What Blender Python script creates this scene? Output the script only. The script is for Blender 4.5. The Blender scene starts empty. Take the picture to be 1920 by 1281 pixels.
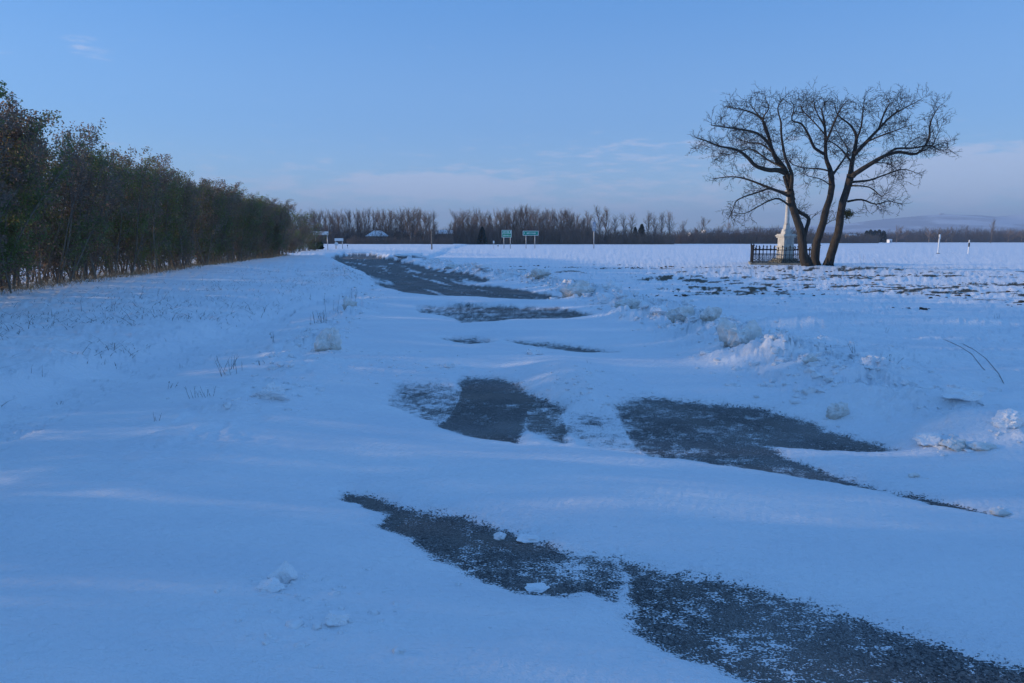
import bpy, bmesh, math, random
import numpy as np
from mathutils import Vector, Matrix, noise as mnoise

R = math.radians
S = bpy.context.scene
COL = S.collection
random.seed(7)

# ------------------------------------------------------------------ camera
CAM_H, F, TILT = 1.65, 1280.0, math.atan(188.5 / 1280.0)
cd = bpy.data.cameras.new('camera'); cam = bpy.data.objects.new('camera', cd); COL.objects.link(cam)
cd.sensor_width = 36; cd.lens = 24; cd.clip_start = .05; cd.clip_end = 30000
cam.location = (0, 0, CAM_H); cam.rotation_euler = (R(90) - TILT, 0, 0)
S.camera = cam

# ------------------------------------------------------------------ light
SUN_EL, SUN_AZ = 10.5, -84.0          # degrees; azimuth clockwise from +Y
SKY_STRENGTH, SUN_STRENGTH, EXPOSURE = 0.15, 2.6, 0.92
world = bpy.data.worlds.new('World'); S.world = world; world.use_nodes = True
nt = world.node_tree; nt.nodes.clear()
def N(t, typ, **kw):
    n = t.nodes.new(typ)
    for k, v in kw.items():
        if k.startswith('i_'): n.inputs[k[2:].replace('_', ' ')].default_value = v
        else: setattr(n, k, v)
    return n
def L(t, a, b): t.links.new(a, b)
def mth(t, op, a, b=None, c=None, clamp=False):
    n = t.nodes.new('ShaderNodeMath'); n.operation = op; n.use_clamp = clamp
    for i, v in enumerate((a, b, c)):
        if v is None: continue
        if isinstance(v, (int, float)): n.inputs[i].default_value = v
        else: t.links.new(v, n.inputs[i])
    return n.outputs[0]
def mixc(t, fac, a, b, mode='MIX'):
    n = t.nodes.new('ShaderNodeMix'); n.data_type = 'RGBA'; n.blend_type = mode
    for sock, v in ((n.inputs[0], fac), (n.inputs[6], a), (n.inputs[7], b)):
        if isinstance(v, (int, float)): sock.default_value = v
        elif isinstance(v, tuple): sock.default_value = v if len(v) == 4 else (*v, 1)
        else: t.links.new(v, sock)
    return n.outputs[2]
def ramp(t, v, lo, hi, smooth=True):
    n = t.nodes.new('ShaderNodeMapRange'); n.interpolation_type = 'SMOOTHSTEP' if smooth else 'LINEAR'
    n.inputs[1].default_value = lo; n.inputs[2].default_value = hi
    t.links.new(v, n.inputs[0]); return n.outputs[0]

sky = N(nt, 'ShaderNodeTexSky', sky_type='NISHITA', sun_disc=False)
sky.sun_elevation = R(SUN_EL); sky.sun_rotation = R(SUN_AZ % 360)
sky.altitude = 200; sky.air_density = 1.0; sky.dust_density = 0.6; sky.ozone_density = 3.0
tint = mixc(nt, 1.0, sky.outputs[0], (0.50, 0.86, 1.15), 'MULTIPLY')
tc = N(nt, 'ShaderNodeTexCoord'); sep = N(nt, 'ShaderNodeSeparateXYZ'); L(nt, tc.outputs['Generated'], sep.inputs[0])
az = mth(nt, 'MULTIPLY', mth(nt, 'ARCTAN2', sep.outputs[0], sep.outputs[1]), 57.2958)
el = mth(nt, 'MULTIPLY', mth(nt, 'ARCSINE', sep.outputs[2]), 57.2958)
cv = N(nt, 'ShaderNodeCombineXYZ'); L(nt, mth(nt, 'MULTIPLY', az, .16), cv.inputs[0]); L(nt, mth(nt, 'MULTIPLY', el, .75), cv.inputs[1])
cn = N(nt, 'ShaderNodeTexNoise'); cn.inputs['Scale'].default_value = 2.2; cn.inputs['Detail'].default_value = 7; cn.inputs['Roughness'].default_value = .62
L(nt, cv.outputs[0], cn.inputs['Vector'])
def blob(a0, e0, wa, we):
    a = mth(nt, 'DIVIDE', mth(nt, 'SUBTRACT', az, a0), wa); e = mth(nt, 'DIVIDE', mth(nt, 'SUBTRACT', el, e0), we)
    r2 = mth(nt, 'ADD', mth(nt, 'MULTIPLY', a, a), mth(nt, 'MULTIPLY', e, e))
    return mth(nt, 'EXPONENT', mth(nt, 'MULTIPLY', r2, -1.0))
band = mth(nt, 'MULTIPLY', blob(0, 3.6, 4000, 3.2), .55)
bl = mth(nt, 'ADD', mth(nt, 'ADD', band, mth(nt, 'MULTIPLY', blob(-6.0, 4.5, 6, .8), 1.15)),
         mth(nt, 'ADD', mth(nt, 'MULTIPLY', blob(34, 4.6, 7, 1.5), 1.1), mth(nt, 'MULTIPLY', blob(-31.0, 13.0, 1.5, .7), .62)))
bl = mth(nt, 'ADD', bl, mth(nt, 'MULTIPLY', blob(12, 7.2, 12, 1.2), .35))
cm = mth(nt, 'MULTIPLY', ramp(nt, mth(nt, 'ADD', mth(nt, 'MULTIPLY', bl, .42), cn.outputs[0]), .63, .90), .5, clamp=True)
grad = mixc(nt, ramp(nt, el, 20.0, 9.0), (.44, 1.18, 2.66), (.78, 1.46, 2.74))
grad = mixc(nt, ramp(nt, el, 10.0, 0.0), grad, (1.66, 2.26, 3.08))
base_sky = mixc(nt, .72, tint, grad)
skyc = mixc(nt, cm, base_sky, (2.5, 2.6, 3.3))
# the low sky is a pale lavender band of distant air

bg = N(nt, 'ShaderNodeBackground'); bg.inputs[1].default_value = SKY_STRENGTH
L(nt, skyc, bg.inputs[0]); wo = N(nt, 'ShaderNodeOutputWorld'); L(nt, bg.outputs[0], wo.inputs[0])

sl = bpy.data.lights.new('sun', 'SUN'); so = bpy.data.objects.new('sun', sl); COL.objects.link(so)
sl.energy = SUN_STRENGTH; sl.angle = R(0.6); sl.color = (1.0, .76, .50)
sd = Vector((math.sin(R(SUN_AZ)) * math.cos(R(SUN_EL)), math.cos(R(SUN_AZ)) * math.cos(R(SUN_EL)), math.sin(R(SUN_EL))))
so.rotation_euler = sd.to_track_quat('Z', 'Y').to_euler(); so.location = sd * 50
S.view_settings.view_transform = 'Standard'; S.view_settings.look = 'None'
S.view_settings.exposure = EXPOSURE; S.view_settings.gamma = 1; S.view_settings.use_curve_mapping = False
S.cycles.use_denoising = True
S.cycles.max_bounces = 6; S.cycles.volume_bounces = 0; S.cycles.sample_clamp_indirect = 4
S.render.film_transparent = False

# ------------------------------------------------------------------ where photo points stand on the ground
CA, SA = math.cos(TILT), math.sin(TILT)
def ray(px, py):
    X, Y = (px - 960) / F, (640.5 - py) / F
    return X, CA + Y * SA, -SA + Y * CA
def G(px, py, z=0.0):
    x, y, dz = ray(px, py); t = (CAM_H - z) / -dz
    return x * t, y * t
def P(px, py, Y):
    x, y, dz = ray(px, py); t = Y / y
    return Vector((x * t, Y, CAM_H + dz * t))

# ------------------------------------------------------------------ numeric noise
def _hash(ix, iy, s):
    h = (ix.astype(np.int64) * 374761393 + iy.astype(np.int64) * 668265263 + s * 1442695041) & 0xffffffff
    h = ((h ^ (h >> 13)) * 1274126177) & 0xffffffff
    h = (h ^ (h >> 16)) & 0xffff
    return h / 65535.0
def vn(x, y, s=0):
    ix, iy = np.floor(x), np.floor(y); fx, fy = x - ix, y - iy
    fx = fx * fx * fx * (fx * (fx * 6 - 15) + 10); fy = fy * fy * fy * (fy * (fy * 6 - 15) + 10)
    a, b, c, d = _hash(ix, iy, s), _hash(ix + 1, iy, s), _hash(ix, iy + 1, s), _hash(ix + 1, iy + 1, s)
    return (a + (b - a) * fx) * (1 - fy) + (c + (d - c) * fx) * fy
def fbm(x, y, s=0, o=4, g=.5):
    t, a, n = 0, 1.0, 0
    for k in range(o):
        c, w = math.cos(k * 1.1), math.sin(k * 1.1)
        t = t + a * vn((x * c - y * w) * 2 ** k, (x * w + y * c) * 2 ** k, s + k * 17); n += a; a *= g
    return t / n
def ss(a, b, v):
    t = np.clip((v - a) / (b - a), 0, 1); return t * t * (3 - 2 * t)

PATCH = [  # bare asphalt between the drifts: outline, dusting, dusting change per metre to the left
 ([(622,484),(655,478),(690,479),(722,487),(800,503),(870,515),(915,527),(905,532),(880,534),(935,541),(985,548),(1050,562),(1000,564),(900,558),(820,556),(760,550),(715,535),(688,515),(660,503),(628,489)], .16, 0),
 ([(790,577),(880,574),(960,577),(1060,583),(1118,596),(1050,600),(960,600),(910,605),(868,607),(850,595),(795,589)], .42, .08),
 ([(840,641),(890,639),(925,645),(880,648)], .35, 0),
 ([(955,644),(1010,647),(1080,654),(1152,664),(1100,664),(1030,656)], .35, 0),
 ([(738,748),(752,722),(800,722),(866,729),(862,752),(842,785),(820,796),(780,782),(742,762)], .58, 0), ([(866,729),(876,711),(920,711),(960,721),(1000,744),(1010,765),(985,792),(970,831),(900,823),(822,800),(850,770)], .10, 0),
 ([(1010,748),(1055,765),(1062,800),(1056,832),(1000,812),(985,800),(975,770)], .40, 0),
 ([(1050,775),(1160,785),(1200,852),(1110,838),(1060,805)], .80, 0),
 ([(1158,768),(1185,750),(1250,752),(1420,769),(1520,792),(1545,810),(1600,825),(1672,846),(1600,849),(1500,842),(1440,838),(1470,860),(1560,893),(1680,925),(1800,951),(1890,974),(1760,947),(1600,913),(1460,889),(1330,869),(1230,856),(1190,842),(1165,800)], .20, .14),
 ([(648,926),(690,934),(740,952),(800,964),(890,979),(960,998),(1050,1038),(1150,1050),(1175,1080),(1150,1130),(1100,1112),(1060,1122),(1020,1116),(960,1106),(880,1081),(800,1037),(778,1015),(716,990),(733,965),(680,946),(650,938)], .16, -.42),
 ([(1162,1052),(1250,1078),(1400,1103),(1560,1148),(1700,1188),(1800,1223),(1920,1262),(2100,1330),(2300,1500),(1700,1500),(1440,1292),(1350,1252),(1270,1222),(1186,1172),(1192,1120)], .24, 0)]
POLY = [(np.array([G(*p) for p in pts]), d, g) for pts, d, g in PATCH]
# pixel outlines further away are read on a thin snow cover
def sdpoly(x, y, pg):
    x0, y0 = pg[:, 0].min() - 3, pg[:, 1].min() - 3; x1, y1 = pg[:, 0].max() + 3, pg[:, 1].max() + 3
    out = np.full(x.shape, 3.0); m = (x > x0) & (x < x1) & (y > y0) & (y < y1)
    if not m.any(): return out
    X, Y = x[m], y[m]; best = np.full(X.shape, 9.0); ins = np.zeros(X.shape, bool); n = len(pg)
    for i in range(n):
        ax, ay = pg[i]; bx, by = pg[(i + 1) % n]; ex, ey = bx - ax, by - ay
        t = np.clip(((X - ax) * ex + (Y - ay) * ey) / (ex * ex + ey * ey + 1e-12), 0, 1)
        best = np.minimum(best, (X - ax - t * ex) ** 2 + (Y - ay - t * ey) ** 2)
        c = ((ay > Y) != (by > Y)) & (X < (bx - ax) * (Y - ay) / ((by - ay) if by != ay else 1e-12) + ax); ins ^= c
    dd = np.sqrt(best); dd[ins] *= -1; out[m] = np.minimum(dd, 3); return out

LEFT = np.array([(-1.4, 0), (-1.9, 4), (-2.4, 7), (-2.8, 10), (-3.6, 17), (-6.9, 30), (-11, 44), (-17.5, 64), (-32, 90)])
RIGHT = np.array([(3.3, 0), (3.4, 4), (3.2, 7), (3.1, 10), (2.7, 15), (1.9, 20), (-.8, 30), (-5.0, 44), (-12, 64), (-24, 92)])
def edge(E, y): return np.interp(y, E[:, 1], E[:, 0])
def seg_bump(x, y, x0, y0, x1, y1, w, h, pw=1.0):
    ex, ey = x1 - x0, y1 - y0; L2 = ex * ex + ey * ey
    t = np.clip(((x - x0) * ex + (y - y0) * ey) / L2, 0, 1)
    d2 = (x - x0 - t * ex) ** 2 + (y - y0 - t * ey) ** 2
    return h * np.exp(-d2 / (w * w)) * (1 - .6 * abs(2 * t - 1) ** 2)
def terrain(x, y):
    x = np.asarray(x, float); y = np.asarray(y, float)
    far = ss(60, 160, y)
    # big soft drifts, long across the wind
    z = .10 + .13 * (fbm(x * .16 + y * .05, y * .42 - x * .08, 3, 3) - .4) * (1 - .3 * far)
    z += .045 * (fbm(x * .5, y * 1.5 + x * .3, 9, 3) - .5) * (1 - far)
    xl, xr = edge(LEFT, y), edge(RIGHT, y)
    inroad = ss(-.6, .4, x - xl) * (1 - ss(-.4, .6, x - xr)) * (1 - ss(78, 90, y))
    # ridge of ploughed snow on the right road edge
    u = x - xr - .35 - .8 * (fbm(y * .35, y * 0 + 5, 21, 2) - .5)
    near = 1 - ss(35, 75, y)
    lump = fbm(x * 2.6, y * 2.6, 31, 4, .6); lump2 = np.abs(fbm(x * 6, y * 6, 41, 3, .6) - .5) * 2
    rid = np.exp(-(u / .75) ** 2) * ss(4.0, 9.0, y) * (1 - ss(60, 85, y))
    z += rid * (.03 + .24 * ss(.42, .66, fbm(x * 1.9, y * 2.0, 33, 5, .65)) + .09 * lump2)
    z += np.exp(-((u - 1.2) / 1.2) ** 2) * near * .13 * ss(.45, .8, fbm(x * .7, y * 1.5, 61, 3))
    # lower lumpy berm on the left
    v = x - xl + .25 + .6 * (fbm(y * .4, y * 0, 51, 2) - .5)
    brk = ss(.5, .72, fbm(x * .8, y * .55, 71, 2))
    z += np.exp(-(v / .5) ** 2) * (.03 + .18 * ss(.42, .72, lump) + .07 * lump2) * (.35 + .65 * brk) * (1 - ss(60, 85, y)) * ss(3.5, 6.5, y)
    # ditch crease and the rough bank under the hedge
    cx = -4.75 - .35 * (fbm(y * .3, y * 0 + 1, 81, 2) - .5) - .05 * np.maximum(y - 9, 0)
    bank = ss(0, 1, (cx - x) / .55); z -= .10 * np.exp(-((x - cx - .4) / .9) ** 2) * (1 - ss(22, 34, y))
    lift = np.clip((cx - x) / 8.5, 0, 1)
    z += bank * .15 + lift * .11
    z += bank * (1 - far) * (.075 * (fbm(x * 1.5, y * 1.5, 91, 4, .62) - .5) + .05 * (fbm(x * 6, y * 6, 95, 3, .6) - .5))
    # hollow at the foot of the bank further on
    hx, hy = G(560, 575); z -= .16 * np.exp(-((x - hx) / 1.0) ** 2 - ((y - hy) / 2.6) ** 2)
    hx, hy = G(580, 512); z -= .25 * np.exp(-((x - hx) / 1.6) ** 2 - ((y - hy) / 4.5) ** 2)
    # dunes seen in the photograph
    for a, b, w, h in (((1180, 610), (1275, 622), .35, .10), ((1410, 632), (1570, 640), .55, .24), ((1100, 600), (1200, 612), .4, .10),
                       ((1240, 760), (1420, 775), .42, .10), ((1420, 690), (1520, 712), .3, .12), ((1600, 715), (1850, 760), .5, .06),
                       ((1650, 780), (1860, 812), .28, .15), ((1700, 840), (1900, 835), .28, .13), ((1030, 700), (1120, 745), .42, .15),
                       ((980, 715), (1150, 785), .40, .10), ((950, 1010), (1010, 1030), .12, .05), ((1750, 612), (1900, 622), .6, .10),
                       ((1300, 690), (1620, 735), .45, .07), ((1330, 700), (1510, 716), .22, .10), ((1380, 745), (1640, 790), .35, .07), ((1500, 600), (1760, 618), .5, .09), ((600, 700), (645, 640), .25, .06), ((680, 500), (700, 530), .7, .12), ((700, 568), (1000, 572), .5, .07)):
        x0, y0 = G(*a); x1, y1 = G(*b); z += seg_bump(x, y, x0, y0, x1, y1, w, h)
    # crumbly pile in the middle of the road
    px_, py_ = G(1090, 765); cr = np.exp(-((x - px_) / .8) ** 2 - ((y - py_) / .75) ** 2)
    px2, py2 = G(740, 700); cr2 = np.exp(-((x - px2) / .9) ** 2 - ((y - py2) / .9) ** 2)
    z += (cr + .6 * cr2) * (.02 + .09 * (lump - .35) + .05 * lump2)
    # churned lower left corner
    px3, py3 = G(600, 1180); z += np.exp(-((x - px3) / .55) ** 2 - ((y - py3) / .5) ** 2) * .04 * (fbm(x * 7, y * 7, 99, 4, .6) - .4)
    # rough furrowed field on the right
    fld = ss(1.2, 3.5, x - xr) * ss(14, 18, y + .1 * x) * (1 - ss(50, 90, y))
    z += fld * (.09 * (fbm(x * .7, y * 1.5, 101, 4, .55) - .4) + .05 * (fbm(x * 4, y * 4, 105, 3) - .5)) * (1 - .75 * ss(30, 48, y))
    z += .30 * ss(98, 104, y) * (1 - ss(112, 120, y)) * ss(-22, -12, x) + far * .05
    z += ss(84, 120, y) * .10
    # mound the three trees stand on
    z += .16 * np.exp(-((x - 16.6) / 3.0) ** 2 - ((y - 38) / 3.0) ** 2)
    # the bare patches
    sd = np.full(x.shape, 3.0); dust = np.full(x.shape, .3)
    wig = .10 * (fbm(x * 1.6, y * 3.4, 111, 4, .6) - .5) + .07 * (fbm(x * 7, y * 16, 115, 3, .6) - .5)
    for pg, d, g in POLY:
        q = sdpoly(x, y, pg); cxm = pg[:, 0].mean(); yf = max(1.0, pg[:, 1].mean() / 7)
        q = q + wig * min(yf, 2.2)
        dq = np.clip(d + np.clip((cxm - x) * g, -.18, .5), .05, .95)
        m = q < sd; dust = np.where(m, dq, dust); sd = np.minimum(sd, q)
    out = np.clip(sd, 0, 3)
    amp = 1 - np.exp(-out / .55)
    zz = z * np.where(inroad > .01, amp * inroad + (1 - inroad) * (1 - np.exp(-out / .18)), 1 - np.exp(-out / .2)) + .018 * ss(0, .12, sd)
    zz = np.where(sd < 0, -.02 - .0 * sd, np.maximum(zz, .004 * ss(0, .03, sd)))
    zz = np.where(sd < 3, zz, z)
    # coverage: 1 whole snow, lower: asphalt shows between the grains
    isl = fbm(x * 4, y * 4.6, 121, 4, .6); fin = fbm(x * 15, y * 19, 131, 3, .6)
    cov = dust + .06 + 1.0 * (isl - .52) + .75 * (fin - .5)
    str_ = fbm((x + .32 * y) * 2.6, y * .22, 141, 3, .6)
    cov = np.where(y > 19, dust - .06 + 3.6 * (str_ - .50) + .3 * (fin - .5), cov)
    cov = np.clip(cov, .04, .92)
    k = ss(-.05, .075 * np.clip(y / 5, 1, 4), sd); cov = cov + (1.15 - cov) * k
    # earth and stubble breaking through
    so_ = fld * ss(.44, .60, fbm(x * .30, y * .55, 151, 3)) * (1 - ss(34, 46, y)) * ss(.36, .66, fbm(x * 2.2, y * 3.5, 155, 4, .65))
    so_ += .25 * bank * (1 - far) * ss(.55, .75, fbm(x * 2.4, y * 2.4, 161, 3, .6)) * ss(5, 10, y) * ss(.2, .9, lift)
    return zz, cov, np.clip(so_, 0, 1), sd
def hz(x, y): return float(terrain(np.array([x]), np.array([y]))[0][0])

# ------------------------------------------------------------------ object helpers
def tag(o, label=None, cat=None, group=None, kind=None):
    if label: o['label'] = label
    if cat: o['category'] = cat
    if group: o['group'] = group
    if kind: o['kind'] = kind
    return o
def empty(name, loc=(0, 0, 0), rz=0):
    o = bpy.data.objects.new(name, None); COL.objects.link(o); o.location = loc; o.rotation_euler = (0, 0, rz)
    o.empty_display_size = .2; return o
def link_mesh(name, me, mat=None, parent=None, smooth=False):
    if mat and not me.materials: me.materials.append(mat)
    if smooth: me.polygons.foreach_set('use_smooth', [True] * len(me.polygons))
    o = bpy.data.objects.new(name, me); COL.objects.link(o)
    if parent: o.parent = parent
    return o
def copy_tree(o, parent=None):
    c = o.copy(); COL.objects.link(c)
    if parent: c.parent = parent
    for ch in list(o.children): copy_tree(ch, c)
    return c
def np_mesh(name, V, Fq):
    me = bpy.data.meshes.new(name); V = np.asarray(V, np.float32); Fq = np.asarray(Fq, np.int32); k = Fq.shape[1]
    me.vertices.add(len(V)); me.vertices.foreach_set('co', V.ravel())
    me.loops.add(Fq.size); me.loops.foreach_set('vertex_index', Fq.ravel())
    me.polygons.add(len(Fq)); me.polygons.foreach_set('loop_start', np.arange(0, Fq.size, k, dtype=np.int32))
    me.polygons.foreach_set('loop_total', np.full(len(Fq), k, np.int32)); me.update(calc_edges=True); return me
class MB:
    def __init__(s): s.v = []; s.f = []
    def tube(s, pts, rad, k=6, cap=True):
        n = len(pts); b = len(s.v)
        for i, p in enumerate(pts):
            t = (pts[min(i + 1, n - 1)] - pts[max(i - 1, 0)])
            if t.length < 1e-7: t = Vector((0, 0, 1))
            t.normalize(); ref = Vector((0, 0, 1)) if abs(t.z) < .8 else Vector((1, 0, 0))
            u = t.cross(ref).normalized(); w = t.cross(u); r = rad[i]
            for j in range(k):
                a = 2 * math.pi * j / k; q = p + (u * math.cos(a) + w * math.sin(a)) * r; s.v.append((q.x, q.y, q.z))
        for i in range(n - 1):
            for j in range(k):
                a, c = b + i * k + j, b + i * k + (j + 1) % k; s.f.append((a, c, c + k, a + k))
        if cap: s.f.append(tuple(b + (n - 1) * k + j for j in range(k))); s.f.append(tuple(b + j for j in reversed(range(k))))
    def box(s, c, d, rz=0, taper=1.0):
        b = len(s.v); cs, sn = math.cos(rz), math.sin(rz)
        for sz in (-1, 1):
            for sx, sy in ((-1, -1), (1, -1), (1, 1), (-1, 1)):
                m = taper if sz > 0 else 1; x, y = sx * d[0] / 2 * m, sy * d[1] / 2 * m
                s.v.append((c[0] + x * cs - y * sn, c[1] + x * sn + y * cs, c[2] + sz * d[2] / 2))
        for f in ((3, 2, 1, 0), (4, 5, 6, 7), (0, 1, 5, 4), (1, 2, 6, 5), (2, 3, 7, 6), (3, 0, 4, 7)): s.f.append(tuple(b + i for i in f))
    def poly(s, pts):
        b = len(s.v); s.v += [tuple(p) for p in pts]; s.f.append(tuple(range(b, b + len(pts))))
    def lathe(s, prof, c=(0, 0, 0), k=16):
        b = len(s.v)
        for r, z in prof:
            for j in range(k):
                a = 2 * math.pi * j / k; s.v.append((c[0] + r * math.cos(a), c[1] + r * math.sin(a), c[2] + z))
        for i in range(len(prof) - 1):
            for j in range(k): a, d = b + i * k + j, b + i * k + (j + 1) % k; s.f.append((a, d, d + k, a + k))
        s.f.append(tuple(b + (len(prof) - 1) * k + j for j in range(k))); s.f.append(tuple(b + j for j in reversed(range(k))))
    def mesh(s, name):
        me = bpy.data.meshes.new(name); me.from_pydata(s.v, [], s.f); me.update(); return me
    def build(s, name, mat, parent=None, smooth=False, bevel=0):
        me = s.mesh(name)
        if bevel:
            bm = bmesh.new(); bm.from_mesh(me); bmesh.ops.bevel(bm, geom=bm.edges[:], offset=bevel, segments=1, affect='EDGES'); bm.to_mesh(me); bm.free()
        return link_mesh(name, me, mat, parent, smooth)

# ------------------------------------------------------------------ materials
def base_mat(name, rough=.8):
    m = bpy.data.materials.new(name); m.use_nodes = True; t = m.node_tree; b = t.nodes['Principled BSDF']
    b.inputs['Roughness'].default_value = rough; return m, t, b
def tex(t, scale, detail=4, rough=.55, vec=None, stretch=None):
    n = N(t, 'ShaderNodeTexNoise'); n.inputs['Scale'].default_value = scale; n.inputs['Detail'].default_value = detail; n.inputs['Roughness'].default_value = rough
    if vec is None:
        c = N(t, 'ShaderNodeTexCoord'); vec = c.outputs['Object']
    if stretch:
        mp = N(t, 'ShaderNodeMapping'); mp.inputs['Scale'].default_value = stretch; L(t, vec, mp.inputs[0]); vec = mp.outputs[0]
    L(t, vec, n.inputs['Vector']); return n.outputs[0]
def plain(name, c1, c2=None, scale=8, rough=.8, bump=0, bscale=None, stretch=None, metal=0, island=False, objvar=0, spec=None):
    m, t, b = base_mat(name, rough); c2 = c2 or tuple(v * .75 for v in c1)
    if island:
        g = N(t, 'ShaderNodeNewGeometry'); f = g.outputs['Random Per Island']
    else: f = ramp(t, tex(t, scale, stretch=stretch), .3, .7)
    col = mixc(t, f, (*c1, 1), (*c2, 1))
    if objvar:
        oi = N(t, 'ShaderNodeObjectInfo'); hs = N(t, 'ShaderNodeHueSaturation')
        L(t, mth(t, 'ADD', mth(t, 'MULTIPLY', oi.outputs['Random'], objvar), 1 - objvar / 2), hs.inputs['Value'])
        L(t, col, hs.inputs['Color']); col = hs.outputs[0]
    L(t, col, b.inputs['Base Color']); b.inputs['Metallic'].default_value = metal
    if spec is not None: b.inputs['Specular IOR Level'].default_value = spec
    if bump:
        bn = N(t, 'ShaderNodeBump'); bn.inputs['Strength'].default_value = 1; bn.inputs['Distance'].default_value = bump
        L(t, tex(t, bscale or scale * 3, 5, stretch=stretch), bn.inputs['Height']); L(t, bn.outputs[0], b.inputs['Normal'])
    return m

def asphalt_nodes(t):
    g = N(t, 'ShaderNodeTexCoord').outputs['Object']
    v = N(t, 'ShaderNodeTexVoronoi'); v.inputs['Scale'].default_value = 95; L(t, g, v.inputs['Vector'])
    c = mixc(t, ramp(t, v.outputs['Color'], .2, .9), (.026, .026, .028, 1), (.16, .152, .145, 1))
    big = tex(t, 1.3, 4, vec=g); c = mixc(t, ramp(t, big, .42, .62), c, mixc(t, .6, c, (.15, .135, .12, 1)))
    fr = mth(t, 'MULTIPLY', ramp(t, tex(t, 150, 2, .6, vec=g), .45, .65), mth(t, 'ADD', .12, mth(t, 'MULTIPLY', ramp(t, tex(t, .8, 3, vec=g), .42, .6), .38)))
    c = mixc(t, fr, c, (.46, .47, .50, 1))
    return c, v.outputs['Distance'], g
def ground_mat(name, snow_mesh):
    m, t, b = base_mat(name, .55); asp, vd, g = asphalt_nodes(t)
    n1 = tex(t, 95, 3, .6, vec=g, stretch=(.8, 1.2, 1)); n2 = tex(t, 26, 3, .6, vec=g, stretch=(.7, 1.3, 1))
    fl = mth(t, 'ADD', mth(t, 'MULTIPLY', n1, .68), mth(t, 'MULTIPLY', n2, .32))
    at = N(t, 'ShaderNodeAttribute', attribute_name='cov')
    # remap the noise to an even spread, then coverage is the share of snow
    ev = ramp(t, fl, .38, .62, False)
    d = mth(t, 'SUBTRACT', at.outputs['Fac'], ev); f = ramp(t, d, -.08, .14)
    # wind packed crust, slightly uneven in whiteness
    w1 = tex(t, .9, 4, vec=g, stretch=(.6, 1.6, 1)); snow = mixc(t, ramp(t, w1, .3, .7), (.80, .82, .86, 1), (.87, .88, .90, 1))
    sp = tex(t, 140, 2, .7, vec=g); snow = mixc(t, mth(t, 'MULTIPLY', ramp(t, sp, .55, .8), .20), snow, (.66, .70, .76, 1))
    if snow_mesh:
        sa = N(t, 'ShaderNodeAttribute', attribute_name='soil')
        s1 = tex(t, 9, 6, .72, vec=g, stretch=(1, 2.0, 1)); sf = ramp(t, mth(t, 'ADD', s1, mth(t, 'MULTIPLY', sa.outputs['Fac'], .40)), .68, .78)
        snow = mixc(t, sf, snow, mixc(t, tex(t, 3, 2, vec=g), (.05, .045, .035, 1), (.10, .085, .055, 1)))
    L(t, mixc(t, f, asp, snow), b.inputs['Base Color'])
    h = mth(t, 'ADD', mth(t, 'MULTIPLY', f, .006), mth(t, 'MULTIPLY', vd, .12 * .02))
    r1 = tex(t, 9, 6, .6, vec=g, stretch=(.7, 1.6, 1)); r2 = tex(t, 45, 4, .65, vec=g)
    wv = N(t, 'ShaderNodeTexWave'); wv.inputs['Scale'].default_value = 5.5; wv.inputs['Distortion'].default_value = 5; wv.inputs['Detail'].default_value = 3
    wv.inputs['Detail Scale'].default_value = 1.2; mp = N(t, 'ShaderNodeMapping'); mp.inputs['Rotation'].default_value = (0, 0, R(25)); L(t, g, mp.inputs[0]); L(t, mp.outputs[0], wv.inputs['Vector'])
    rel = mth(t, 'ADD', mth(t, 'ADD', mth(t, 'MULTIPLY', r1, .034), mth(t, 'MULTIPLY', r2, .007)), mth(t, 'MULTIPLY', wv.outputs['Fac'], .0015))
    h = mth(t, 'ADD', h, mth(t, 'MULTIPLY', rel, f))
    bn = N(t, 'ShaderNodeBump'); bn.inputs['Strength'].default_value = 1.0; bn.inputs['Distance'].default_value = 1.0
    L(t, h, bn.inputs['Height']); L(t, bn.outputs[0], b.inputs['Normal'])
    L(t, mth(t, 'ADD', .65, mth(t, 'MULTIPLY', f, .1)), b.inputs['Roughness']); b.inputs['Specular IOR Level'].default_value = .18
    return m
M = {}
M['snow'] = ground_mat('snow_surface', True); M['road'] = ground_mat('frosted_asphalt', False)
M['chunk'] = plain('packed_snow', (.86, .87, .89), (.80, .81, .83), 9, .7, .010, 30)
M['dirty'] = plain('dirty_snow', (.84, .83, .82), (.66, .63, .59), 9, .75, .014, 26)
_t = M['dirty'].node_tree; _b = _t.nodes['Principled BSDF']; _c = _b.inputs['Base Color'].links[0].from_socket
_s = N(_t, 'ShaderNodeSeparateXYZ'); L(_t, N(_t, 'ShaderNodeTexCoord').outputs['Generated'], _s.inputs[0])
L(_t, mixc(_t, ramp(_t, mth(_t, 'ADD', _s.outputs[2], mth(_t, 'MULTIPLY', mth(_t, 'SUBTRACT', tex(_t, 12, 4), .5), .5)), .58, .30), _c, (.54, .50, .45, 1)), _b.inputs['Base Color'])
M['far_snow'] = plain('far_snow', (.84, .86, .89), (.78, .80, .84), .05, .8)
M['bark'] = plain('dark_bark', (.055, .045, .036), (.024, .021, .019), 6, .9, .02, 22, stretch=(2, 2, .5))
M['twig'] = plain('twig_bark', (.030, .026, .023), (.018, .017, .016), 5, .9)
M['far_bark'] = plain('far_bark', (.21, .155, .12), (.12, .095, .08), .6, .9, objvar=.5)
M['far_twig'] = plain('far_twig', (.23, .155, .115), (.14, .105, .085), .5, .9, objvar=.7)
M['scrub'] = plain('scrub_twigs', (.21, .135, .10), (.12, .09, .075), .12, .9)
M['far_scrub'] = plain('far_wood', (.17, .12, .10), (.11, .085, .08), .02, .9)
M['hedge_stem'] = plain('hedge_stem', (.22, .185, .145), (.13, .11, .095), 3, .9)
M['conifer'] = plain('conifer_needles', (.018, .040, .028), (.010, .024, .018), 1, .85, island=True)
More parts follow.
